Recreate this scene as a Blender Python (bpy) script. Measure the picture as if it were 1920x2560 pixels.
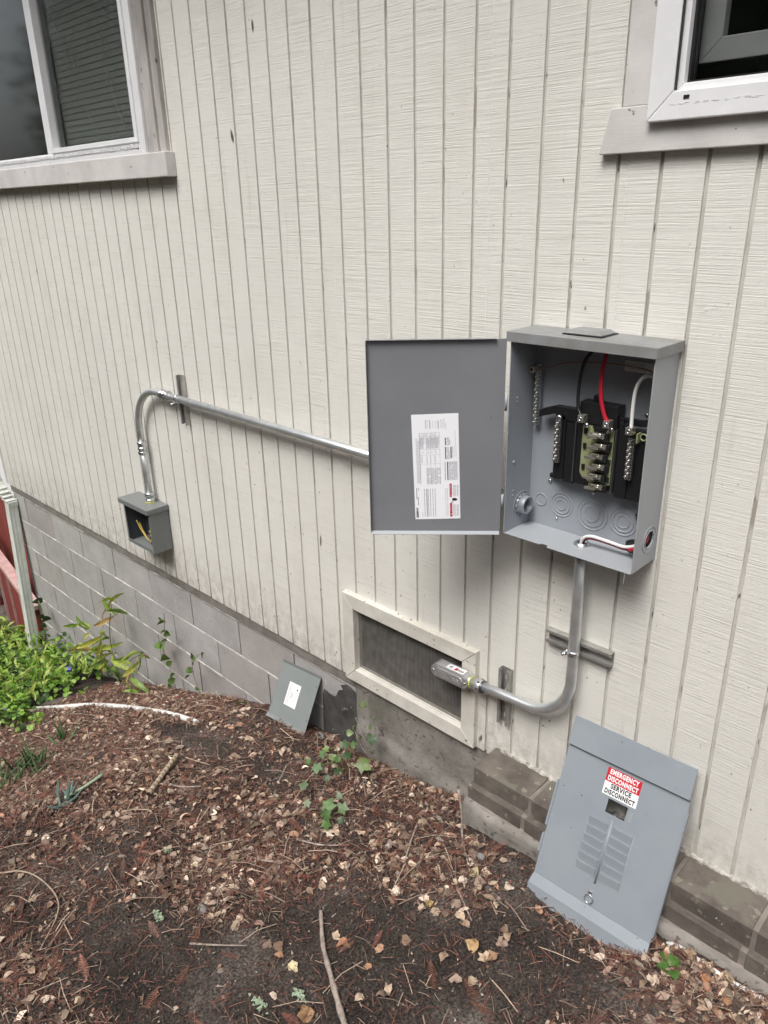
import bpy, bmesh, math, random
import numpy as np
from mathutils import Vector, Matrix, noise as mnoise
random.seed(7); rng = np.random.default_rng(11)
for o in list(bpy.data.objects): bpy.data.objects.remove(o)
scene = bpy.context.scene
col = scene.collection

# ------------------------------------------------------------------ camera
CAM_POS = Vector((1.6294, -1.7036, 1.6))
R = ((0.71827164, 0.2476288, -0.65020445), (0.69542621, -0.28458069, 0.6598456), (-0.02163886, -0.9261176, -0.3766138))
cd = bpy.data.cameras.new('camera'); cam = bpy.data.objects.new('camera', cd); col.objects.link(cam)
M = Matrix.Identity(4)
for i in range(3):
    M[i][0] = R[i][0]; M[i][1] = -R[i][1]; M[i][2] = -R[i][2]; M[i][3] = CAM_POS[i]
cam.matrix_world = M
cd.sensor_fit = 'VERTICAL'; cd.sensor_height = 24.0; cd.lens = 24.0 * 1897.0 / 2560.0
cd.clip_start = 0.02; cd.clip_end = 400
scene.camera = cam
# ------------------------------------------------------------------ light
SUN_EL, SUN_ROT = math.radians(58), math.radians(170)
world = bpy.data.worlds.new('World'); scene.world = world; world.use_nodes = True
wn = world.node_tree.nodes; wl = world.node_tree.links
sky = wn.new('ShaderNodeTexSky'); sky.sky_type = 'NISHITA'; sky.sun_disc = False
sky.sun_elevation = SUN_EL; sky.sun_rotation = SUN_ROT
sky.air_density = 1.0; sky.dust_density = 6.0; sky.ozone_density = 1.0
hs = wn.new('ShaderNodeHueSaturation'); hs.inputs['Saturation'].default_value = 0.30
wl.new(sky.outputs[0], hs.inputs['Color']); wl.new(hs.outputs[0], wn['Background'].inputs['Color'])
wn['Background'].inputs['Strength'].default_value = 0.14
ld = bpy.data.lights.new('sun', 'SUN'); ld.energy = 1.45; ld.angle = math.radians(26); ld.color = (1.0, 0.985, 0.965)
sun = bpy.data.objects.new('sun', ld); col.objects.link(sun)
# direction towards the sun
sd = Vector((math.sin(SUN_ROT) * math.cos(SUN_EL), math.cos(SUN_ROT) * math.cos(SUN_EL), math.sin(SUN_EL)))
sun.rotation_euler = sd.to_track_quat('Z', 'Y').to_euler()
scene.view_settings.view_transform = 'Standard'; scene.view_settings.look = 'None'
scene.view_settings.gamma = 1.0; scene.view_settings.use_curve_mapping = False
scene.view_settings.exposure = 0.55

# ------------------------------------------------------------------ materials
def mat(name, c1, c2=None, scale=8.0, rough=0.6, metal=0.0, bump=0.0, bscale=60.0, bdist=0.001, stretch=(1, 1, 1),
        bstretch=(1, 1, 1), trans=None, coat=0.0, specks=None, attr=None, spec=0.5, rvar=0.0, lo=0.35, hi=0.65, detail=4):
    m = bpy.data.materials.new(name); m.use_nodes = True
    n = m.node_tree.nodes; l = m.node_tree.links; b = n['Principled BSDF']
    b.inputs['Roughness'].default_value = rough; b.inputs['Metallic'].default_value = metal
    b.inputs['Specular IOR Level'].default_value = spec
    if coat: b.inputs['Coat Weight'].default_value = coat
    g = n.new('ShaderNodeNewGeometry')
    def vec(st):
        v = n.new('ShaderNodeVectorMath'); v.operation = 'MULTIPLY'; v.inputs[1].default_value = st
        l.new(g.outputs['Position'], v.inputs[0]); return v.outputs[0]
    out = None
    if attr:
        a = n.new('ShaderNodeAttribute'); a.attribute_name = attr; out = a.outputs['Color']
    if c2 is not None:
        t = n.new('ShaderNodeTexNoise'); t.inputs['Scale'].default_value = scale; t.inputs['Detail'].default_value = detail
        t.inputs['Roughness'].default_value = 0.6
        l.new(vec(stretch), t.inputs['Vector'])
        r = n.new('ShaderNodeValToRGB'); r.color_ramp.elements[0].position = lo; r.color_ramp.elements[1].position = hi
        r.color_ramp.elements[0].color = (*c1, 1); r.color_ramp.elements[1].color = (*c2, 1)
        l.new(t.outputs['Fac'], r.inputs['Fac'])
        if attr:
            mx = n.new('ShaderNodeMix'); mx.data_type = 'RGBA'; mx.blend_type = 'MULTIPLY'; mx.inputs[0].default_value = 1.0
            l.new(out, mx.inputs[6]); l.new(r.outputs['Color'], mx.inputs[7]); out = mx.outputs[2]
        else: out = r.outputs['Color']
        if rvar:
            mr = n.new('ShaderNodeMapRange'); mr.inputs['To Min'].default_value = rough - rvar; mr.inputs['To Max'].default_value = rough + rvar
            l.new(t.outputs['Fac'], mr.inputs['Value']); l.new(mr.outputs[0], b.inputs['Roughness'])
    for (sc, thr, cc, st) in (specks or []):
        v = n.new('ShaderNodeTexNoise'); v.inputs['Scale'].default_value = sc; v.inputs['Detail'].default_value = 3
        l.new(vec(st), v.inputs['Vector'])
        r2 = n.new('ShaderNodeMapRange'); r2.inputs['From Min'].default_value = thr; r2.inputs['From Max'].default_value = thr + 0.035
        l.new(v.outputs['Fac'], r2.inputs['Value'])
        mx = n.new('ShaderNodeMix'); mx.data_type = 'RGBA'; l.new(r2.outputs[0], mx.inputs[0])
        if out is None:
            mx.inputs[6].default_value = (*c1, 1)
        else: l.new(out, mx.inputs[6])
        mx.inputs[7].default_value = (*cc, 1); out = mx.outputs[2]
    if out is None: b.inputs['Base Color'].default_value = (*c1, 1)
    else: l.new(out, b.inputs['Base Color'])
    if bump:
        t = n.new('ShaderNodeTexNoise'); t.inputs['Scale'].default_value = bscale; t.inputs['Detail'].default_value = 6
        t.inputs['Roughness'].default_value = 0.65
        l.new(vec(bstretch), t.inputs['Vector'])
        bp = n.new('ShaderNodeBump'); bp.inputs['Strength'].default_value = bump; bp.inputs['Distance'].default_value = bdist
        l.new(t.outputs['Fac'], bp.inputs['Height']); l.new(bp.outputs[0], b.inputs['Normal'])
    if trans:
        tr = n.new('ShaderNodeBsdfTranslucent'); ms = n.new('ShaderNodeMixShader'); ms.inputs[0].default_value = trans
        if out is None: tr.inputs['Color'].default_value = (*c1, 1)
        else: l.new(out, tr.inputs['Color'])
        l.new(b.outputs[0], ms.inputs[1]); l.new(tr.outputs[0], ms.inputs[2])
        l.new(ms.outputs[0], n['Material Output'].inputs['Surface'])
    return m

def siding_mat():
    m = bpy.data.materials.new('painted rough sawn siding'); m.use_nodes = True
    n = m.node_tree.nodes; l = m.node_tree.links; b = n['Principled BSDF']
    b.inputs['Roughness'].default_value = 0.62; b.inputs['Specular IOR Level'].default_value = 0.35
    g = n.new('ShaderNodeNewGeometry')
    def noise(scale, st, detail=4, rough=0.6, dist=0.0):
        v = n.new('ShaderNodeVectorMath'); v.operation = 'MULTIPLY'; v.inputs[1].default_value = st
        l.new(g.outputs['Position'], v.inputs[0])
        t = n.new('ShaderNodeTexNoise'); t.inputs['Scale'].default_value = scale; t.inputs['Detail'].default_value = detail
        t.inputs['Roughness'].default_value = rough; t.inputs['Distortion'].default_value = dist
        l.new(v.outputs[0], t.inputs['Vector']); return t.outputs['Fac']
    def mrange(x, a, b_, c=0.0, d=1.0):
        r = n.new('ShaderNodeMapRange'); r.inputs['From Min'].default_value = a; r.inputs['From Max'].default_value = b_
        r.inputs['To Min'].default_value = c; r.inputs['To Max'].default_value = d; l.new(x, r.inputs['Value']); return r.outputs[0]
    def mul(a, b_, op='MULTIPLY'):
        r = n.new('ShaderNodeMath'); r.operation = op
        for i, x in enumerate((a, b_)):
            if isinstance(x, float): r.inputs[i].default_value = x
            else: l.new(x, r.inputs[i])
        return r.outputs[0]
    def mix(fac, a, c):
        mx = n.new('ShaderNodeMix'); mx.data_type = 'RGBA'; l.new(fac, mx.inputs[0])
        if isinstance(a, tuple): mx.inputs[6].default_value = (*a, 1)
        else: l.new(a, mx.inputs[6])
        mx.inputs[7].default_value = (*c, 1); return mx.outputs[2]
    lowf = noise(1.3, (1, 1, 1), 3)
    c = mix(mrange(lowf, 0.35, 0.65), (0.748, 0.731, 0.677), (0.706, 0.690, 0.640))
    big = noise(5.0, (1, 1, 0.6), 5)
    c = mix(mrange(big, 0.50, 0.72, 0, 0.55), c, (0.645, 0.622, 0.56))
    # thin horizontal saw marks that hold grime
    saw = noise(1.0, (4, 1, 230), 3, 0.7, 0.04)
    region = mrange(noise(3.5, (1, 1, 1.3), 2), 0.33, 0.60, 0.62, 1.0)
    c = mix(mul(mrange(saw, 0.55, 0.70, 0, 0.34), region), c, (0.34, 0.30, 0.25))
    # mildew specks, denser low on the wall
    sp = noise(62.0, (1, 1, 0.8), 2, 0.5)
    sep = n.new('ShaderNodeSeparateXYZ'); l.new(g.outputs['Position'], sep.inputs[0])
    low = mrange(sep.outputs['Z'], 1.2, -0.15, 0.0, 1.0)
    c = mix(mul(mrange(sp, 0.71, 0.75), mul(mul(low, 0.6), 0.35, 'ADD')), c, (0.13, 0.11, 0.09))
    splash = mul(mrange(sep.outputs['Z'], 0.14, -0.13, 0.0, 1.0), mrange(noise(26, (1, 1, 0.6), 6, 0.75), 0.38, 0.72))
    c = mix(mul(splash, 0.75), c, (0.22, 0.185, 0.15))
    knot = noise(9.0, (1.6, 1, 0.45), 2, 0.4)
    c = mix(mrange(knot, 0.757, 0.772), c, (0.11, 0.09, 0.075))
    drip = noise(1.0, (26, 1, 2.2), 3, 0.6)
    c = mix(mul(mrange(drip, 0.60, 0.78, 0, 0.35), mrange(noise(2.2, (1, 1, 1), 2), 0.45, 0.6)), c, (0.43, 0.40, 0.34))
    tiny = noise(1.0, (60, 1, 38), 1, 0.4)
    c = mix(mrange(tiny, 0.775, 0.80, 0, 0.8), c, (0.20, 0.17, 0.14))
    # rubbed grey scuff band right of the panel
    band = mul(mrange(sep.outputs['Z'], 1.355, 1.362), mrange(sep.outputs['Z'], 1.388, 1.380))
    scuff = mul(mul(band, mrange(sep.outputs['X'], .80, .82)), mrange(noise(1.0, (50, 1, 150), 4, 0.75), 0.50, 0.62))
    c = mix(mul(mul(scuff, mrange(noise(4.5, (1, 1, 0.1), 1), 0.46, 0.56)), 0.75), c, (0.27, 0.26, 0.245))
    l.new(c, b.inputs['Base Color'])
    fine = noise(1.0, (34, 34, 560), 4, 0.7)
    grit = noise(330, (1, 1, 1), 3, 0.7)
    h = mul(mul(mul(saw, 1.6), mul(region, 0.35, 'ADD')), mul(mul(fine, 0.5), mul(grit, 0.55), 'ADD'), 'ADD')
    bp = n.new('ShaderNodeBump'); bp.inputs['Strength'].default_value = 0.72; bp.inputs['Distance'].default_value = 0.0014
    l.new(h, bp.inputs['Height']); l.new(bp.outputs[0], b.inputs['Normal'])
    return m

def ground_mat():
    m = bpy.data.materials.new('dark garden soil'); m.use_nodes = True
    n = m.node_tree.nodes; l = m.node_tree.links; b = n['Principled BSDF']
    b.inputs['Roughness'].default_value = 0.9; b.inputs['Specular IOR Level'].default_value = 0.25
    g = n.new('ShaderNodeNewGeometry')
    def noise(scale, detail=5, rough=0.65):
        t = n.new('ShaderNodeTexNoise'); t.inputs['Scale'].default_value = scale; t.inputs['Detail'].default_value = detail
        t.inputs['Roughness'].default_value = rough; l.new(g.outputs['Position'], t.inputs['Vector']); return t.outputs['Fac']
    def ramp(x, pts):
        r = n.new('ShaderNodeValToRGB'); e = r.color_ramp.elements
        e[0].position, e[0].color = pts[0][0], (*pts[0][1], 1); e[1].position, e[1].color = pts[-1][0], (*pts[-1][1], 1)
        for p, c_ in pts[1:-1]: k = e.new(p); k.color = (*c_, 1)
        l.new(x, r.inputs['Fac']); return r.outputs['Color']
    base = ramp(noise(3.5, 6), [(0.37, (0.046, 0.036, 0.031)), (0.53, (0.086, 0.070, 0.061)), (0.68, (0.205, 0.178, 0.160))])
    crumbs = ramp(noise(140, 4), [(0.35, (0.35, 0.33, 0.32)), (0.52, (1, 1, 1)), (0.70, (2.1, 1.95, 1.85))])
    mx = n.new('ShaderNodeMix'); mx.data_type = 'RGBA'; mx.blend_type = 'MULTIPLY'; mx.inputs[0].default_value = 1
    l.new(base, mx.inputs[6]); l.new(crumbs, mx.inputs[7])
    l.new(mx.outputs[2], b.inputs['Base Color'])
    ad = n.new('ShaderNodeMath'); ad.operation = 'ADD'
    l.new(noise(70, 8, 0.75), ad.inputs[0]); l.new(noise(300, 5, 0.8), ad.inputs[1])
    bp = n.new('ShaderNodeBump'); bp.inputs['Strength'].default_value = 1.0; bp.inputs['Distance'].default_value = 0.008
    l.new(ad.outputs[0], bp.inputs['Height']); l.new(bp.outputs[0], b.inputs['Normal'])
    return m

MT = {}
MT['siding'] = siding_mat()
MT['groove'] = mat('siding paint darkened for groove shade', (0.60, 0.58, 0.53), (0.47, 0.45, 0.405), 9, 0.75, bump=0.4, bscale=200,  # same paint as the boards, darkened for the recessed shade
                   specks=[(10, 0.66, (0.10, 0.085, 0.07), (9, 1, 1.6)), (4, 0.60, (0.36, 0.33, 0.285), (3, 1, 1.0))])
MT['trim'] = mat('weathered white trim', (0.67, 0.65, 0.625), (0.54, 0.52, 0.50), 6, 0.65, bump=0.5, bscale=1, bstretch=(30, 30, 320), bdist=0.001,
                 specks=[(26, 0.70, (0.20, 0.18, 0.16), (1, 1, 1.5))])
MT['trim_dirty'] = mat('grimy window casing paint', (0.48, 0.455, 0.43), (0.27, 0.25, 0.235), 9, 0.7, bump=0.5, bscale=120, stretch=(1, 1, 0.35),
                       specks=[(40, 0.66, (0.10, 0.09, 0.08), (1, 1, 0.6))])
MT['vinyl'] = mat('white vinyl', (0.80, 0.80, 0.81), (0.74, 0.74, 0.75), 12, 0.38, spec=0.5)
MT['vinyl_dirty'] = mat('white vinyl with a lichen line', (0.78, 0.78, 0.78), (0.66, 0.645, 0.64), 40, 0.6, bump=1.0, bscale=170, bdist=0.003)
MT['vent_paint'] = mat('beige painted vent frame', (0.66, 0.63, 0.57), (0.55, 0.52, 0.46), 10, 0.6, bump=0.5, bscale=1, bstretch=(40, 40, 260), bdist=0.001,
                       specks=[(34, 0.70, (0.13, 0.11, 0.09), (1, 1, 1)), (60, 0.69, (0.22, 0.19, 0.16), (1, 1, 1))])
MT['block'] = mat('grey concrete block', (0.415, 0.40, 0.39), (0.33, 0.317, 0.308), 5, 0.9, bump=0.7, bscale=150, bdist=0.0015,
                  specks=[(22, 0.68, (0.42, 0.40, 0.37), (1, 1, 0.6)), (160, 0.66, (0.14, 0.13, 0.125), (1, 1, 1))])
MT['block_b'] = mat('grey concrete block, lighter', (0.45, 0.435, 0.422), (0.36, 0.346, 0.335), 6, 0.9, bump=0.7, bscale=150, bdist=0.0015,
                    specks=[(160, 0.66, (0.15, 0.14, 0.13), (1, 1, 1))])
MT['block_c'] = mat('grey concrete block, rust tinged', (0.40, 0.375, 0.36), (0.325, 0.298, 0.283), 4, 0.9, bump=0.7, bscale=150, bdist=0.0015,
                    specks=[(160, 0.66, (0.14, 0.13, 0.12), (1, 1, 1))])
MT['mortar'] = mat('pale mortar', (0.66, 0.64, 0.60), (0.36, 0.345, 0.33), 12, 0.9, bump=0.6, bscale=120, lo=0.42, hi=0.62)
MT['joint'] = mat('recessed joint shadow colour', (0.085, 0.08, 0.075), (0.05, 0.046, 0.043), 20, 0.95)  # near-black colour stands in for shadow in the recessed block joints
MT['sill_plate'] = mat('sill plate with painted shade', (0.235, 0.215, 0.195), (0.15, 0.135, 0.12), 15, 0.85, bump=0.6, bscale=90)  # browns darkened to paint in the shade below the siding edge
MT['footing'] = mat('rough concrete footing', (0.27, 0.25, 0.225), (0.17, 0.155, 0.135), 7, 0.9, bump=0.9, bscale=80, bdist=0.003,
                    specks=[(17, 0.675, (0.085, 0.075, 0.065), (1, 1, 1.0)), (40, 0.62, (0.12, 0.105, 0.09), (1, 1, 1.4)), (5, 0.60, (0.16, 0.155, 0.125), (1, 1, 1.5))])
MT['tar'] = mat('black tar sealant', (0.035, 0.033, 0.032), (0.085, 0.08, 0.077), 14, 0.75, bump=0.7, bscale=60, bdist=0.002,
                specks=[(45, 0.66, (0.20, 0.19, 0.18), (1, 1, 1))])
MT['brick'] = mat('brown ledge brick', (0.155, 0.134, 0.112), (0.082, 0.067, 0.057), 11, 0.85, bump=0.9, bscale=70, bdist=0.003, detail=8,
                  specks=[(24, 0.62, (0.20, 0.18, 0.145), (1, 1, 1)), (8, 0.62, (0.135, 0.125, 0.10), (1, 1, 1)), (55, 0.725, (0.6, 0.58, 0.54), (1, 1, 1))])
MT['brick_mortar'] = mat('brown grey brick mortar', (0.235, 0.205, 0.18), (0.17, 0.147, 0.127), 18, 0.9, bump=0.8, bscale=120, bdist=0.002)
MT['caulk'] = mat('cracked white caulk', (0.50, 0.475, 0.43), (0.17, 0.15, 0.13), 55, 0.8, bump=0.8, bscale=90, bdist=0.003)
MT['panel_grey'] = mat('light grey enamel', (0.34, 0.357, 0.378), (0.32, 0.336, 0.357), 5, 0.42, spec=0.45, bump=0.08, bscale=500, bdist=0.0004)
MT['panel_dark'] = mat('grey enamel box interior', (0.31, 0.335, 0.365), (0.28, 0.303, 0.333), 4, 0.45, spec=0.45)
MT['door_grey'] = mat('grey enamel door', (0.212, 0.216, 0.230), (0.192, 0.197, 0.211), 5, 0.42, spec=0.45, detail=6, rvar=0.07, bump=0.08, bscale=7, bdist=0.004, specks=[(90, 0.755, (0.11, 0.105, 0.10), (1, 1, 1))])
MT['hood_grey'] = mat('grey enamel with water marks', (0.25, 0.262, 0.272), (0.205, 0.20, 0.185), 14, 0.5, spec=0.45,
                      specks=[(80, 0.70, (0.60, 0.59, 0.57), (1, 1, 1))])
MT['cover_grey'] = mat('light grey enamel cover', (0.252, 0.279, 0.304), (0.225, 0.250, 0.277), 7, 0.40, spec=0.5, detail=7, rvar=0.07, bump=0.10, bscale=9, bdist=0.004,
                       specks=[(75, 0.735, (0.09, 0.085, 0.08), (1, 1, 1)), (14, 0.70, (0.262, 0.285, 0.308), (1, 1, 3))])
MT['jbox_grey'] = mat('mid grey green enamel', (0.175, 0.186, 0.183), (0.160, 0.170, 0.167), 5, 0.45, spec=0.45)
MT['shade_grey'] = mat('box grey with interior shade painted in', (0.075, 0.082, 0.088), (0.06, 0.066, 0.07), 5, 0.5)  # same grey as the box outside, darkened to paint in the interior shade
MT['smallcover'] = mat('grey green enamel cover', (0.215, 0.235, 0.232), (0.195, 0.213, 0.210), 5, 0.42)
MT['galv'] = mat('galvanized steel', (0.74, 0.755, 0.755), (0.58, 0.60, 0.605), 22, 0.38, 0.80, rvar=0.09, stretch=(1, 1, 1), bump=0.12, bscale=90)
MT['galv_dark'] = mat('dull galvanized strut steel', (0.50, 0.49, 0.465), (0.36, 0.35, 0.33), 30, 0.45, 0.7, rvar=0.1)
MT['zinc'] = mat('bright zinc fitting', (0.72, 0.73, 0.74), (0.58, 0.59, 0.60), 40, 0.25, 0.95)
MT['cast'] = mat('cast aluminium', (0.60, 0.60, 0.605), (0.48, 0.48, 0.485), 90, 0.45, 0.75, bump=0.3, bscale=400)
MT['hub_metal'] = mat('grey die cast hub', (0.33, 0.36, 0.39), (0.26, 0.285, 0.31), 60, 0.45, 0.35)
MT['darkring'] = mat('dark steel nut', (0.16, 0.165, 0.18), None, rough=0.35, metal=0.9)
MT['yellow'] = mat('yellow plastic ring', (0.62, 0.60, 0.10), None, rough=0.4)
MT['blackplastic'] = mat('black plastic', (0.012, 0.012, 0.013), None, rough=0.38, spec=0.5)
MT['olive'] = mat('olive plated bus plate', (0.34, 0.36, 0.20), (0.28, 0.30, 0.16), 20, 0.45, 0.2)
MT['tin'] = mat('tin plated copper', (0.74, 0.71, 0.64), (0.60, 0.57, 0.50), 60, 0.25, 0.85)
MT['wire_black'] = mat('black insulation', (0.012, 0.012, 0.012), None, rough=0.35)
MT['wire_red'] = mat('red insulation', (0.42, 0.012, 0.03), None, rough=0.35)
MT['wire_white'] = mat('white insulation', (0.75, 0.75, 0.73), None, rough=0.4)
MT['wire_yellow'] = mat('yellow insulation', (0.58, 0.42, 0.10), None, rough=0.4)
MT['copper'] = mat('bare copper', (0.30, 0.14, 0.09), None, rough=0.4, metal=0.8)
MT['sticker'] = mat('white label stock', (0.90, 0.90, 0.93), None, rough=0.45)
MT['sticker_red'] = mat('red label ink', (0.50, 0.015, 0.03), None, rough=0.45)
MT['ink'] = mat('black label ink', (0.012, 0.012, 0.014), None, rough=0.5)
MT['ink_grey'] = mat('grey label ink', (0.30, 0.30, 0.34), None, rough=0.5)
MT['ink_pale'] = mat('pale grey label ink', (0.50, 0.50, 0.54), None, rough=0.5)
MT['ink_white'] = mat('white label ink', (0.80, 0.80, 0.80), None, rough=0.5)
MT['rubber'] = mat('black gasket', (0.01, 0.01, 0.01), None, rough=0.5)
MT['mesh'] = mat('galvanized hardware cloth', (0.34, 0.33, 0.31), (0.22, 0.20, 0.18), 30, 0.6, 0.3)
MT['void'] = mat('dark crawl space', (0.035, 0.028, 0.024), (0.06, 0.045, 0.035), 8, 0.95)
MT['room'] = mat('room painted dim', (0.035, 0.036, 0.037), None, rough=0.9)  # dark grey colour stands in for an unlit interior
MT['greysash'] = mat('grey inner sash', (0.55, 0.55, 0.56), (0.48, 0.48, 0.49), 20, 0.5)
MT['blind'] = mat('window blind', (0.33, 0.345, 0.325), None, rough=0.6)
MT['screen'] = mat('insect screen', (0.045, 0.046, 0.048), (0.035, 0.036, 0.038), 4, 0.55, spec=0.3)
MT['downspout'] = mat('grey green painted downspout', (0.70, 0.72, 0.67), (0.56, 0.58, 0.535), 12, 0.55)
MT['redwood'] = mat('barn red stained board', (0.27, 0.050, 0.036), (0.18, 0.034, 0.026), 6, 0.7, stretch=(1, 1, 0.25), bump=0.5, bscale=90)
MT['pinkrail'] = mat('faded pink rail', (0.55, 0.36, 0.34), (0.42, 0.25, 0.23), 8, 0.75)
MT['whitepanel'] = mat('white stand-in for bright gap', (0.82, 0.83, 0.82), None, rough=0.7)
MT['pvc'] = mat('white plastic pipe', (0.78, 0.78, 0.76), (0.60, 0.59, 0.56), 20, 0.45)
MT['soil'] = ground_mat()
MT['litter'] = mat('dry litter', (0.72, 0.70, 0.68), (1.15, 1.12, 1.1), 90, 0.72, attr='tone', spec=0.3)
MT['leafgreen'] = mat('green leaf', (0.85, 0.85, 0.85), (1.2, 1.2, 1.1), 60, 0.42, attr='tone', trans=0.35)
MT['stick'] = mat('grey brown twig', (0.38, 0.32, 0.275), (0.22, 0.175, 0.145), 60, 0.85, bump=0.6, bscale=150)
MT['paletwig'] = mat('pale twig', (0.42, 0.33, 0.25), (0.28, 0.2, 0.15), 50, 0.8)
MT['stem'] = mat('green stem', (0.13, 0.16, 0.05), None, rough=0.6)
MT['canes'] = mat('segmented cane', (0.42, 0.34, 0.24), (0.30, 0.23, 0.16), 40, 0.7)
MT['bark'] = mat('tree bark', (0.09, 0.065, 0.05), (0.05, 0.035, 0.028), 12, 0.9, bump=1, bscale=20, bdist=0.02)
MT['stone'] = mat('grey stone', (0.22, 0.21, 0.20), (0.15, 0.14, 0.135), 30, 0.8, bump=0.5, bscale=80)
MT['lichen'] = mat('pale green lichen', (0.34, 0.42, 0.30), (0.22, 0.28, 0.18), 60, 0.9)
MT['petal'] = mat('violet petal', (0.20, 0.16, 0.60), None, rough=0.6)
MT['unseen_roof'] = mat('painted soffit', (0.55, 0.53, 0.48), None, rough=0.7)

def glass_mat(name, tint):
    m = bpy.data.materials.new(name); m.use_nodes = True
    n = m.node_tree.nodes; l = m.node_tree.links
    gl = n.new('ShaderNodeBsdfGlossy'); gl.inputs['Roughness'].default_value = 0.07; gl.inputs['Color'].default_value = (0.9, 0.92, 0.92, 1)
    tr = n.new('ShaderNodeBsdfTransparent'); tr.inputs['Color'].default_value = (*tint, 1)
    g = n.new('ShaderNodeNewGeometry'); d = n.new('ShaderNodeVectorMath'); d.operation = 'DOT_PRODUCT'
    l.new(g.outputs['Normal'], d.inputs[0]); l.new(g.outputs['Incoming'], d.inputs[1])
    def mth(op, a, b=None):
        k = n.new('ShaderNodeMath'); k.operation = op
        for i, x in enumerate((a, b)):
            if x is None: continue
            if isinstance(x, (int, float)): k.inputs[i].default_value = x
            else: l.new(x, k.inputs[i])
        return k.outputs[0]
    fac = mth('ADD', mth('MULTIPLY', mth('POWER', mth('SUBTRACT', 1.0, mth('ABSOLUTE', d.outputs['Value'])), 5.0), 0.92), 0.07)
    ms = n.new('ShaderNodeMixShader'); l.new(fac, ms.inputs[0]); l.new(tr.outputs[0], ms.inputs[1]); l.new(gl.outputs[0], ms.inputs[2])
    l.new(ms.outputs[0], n['Material Output'].inputs['Surface']); return m
MT['glass'] = glass_mat('window glass', (0.80, 0.81, 0.80))

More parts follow.
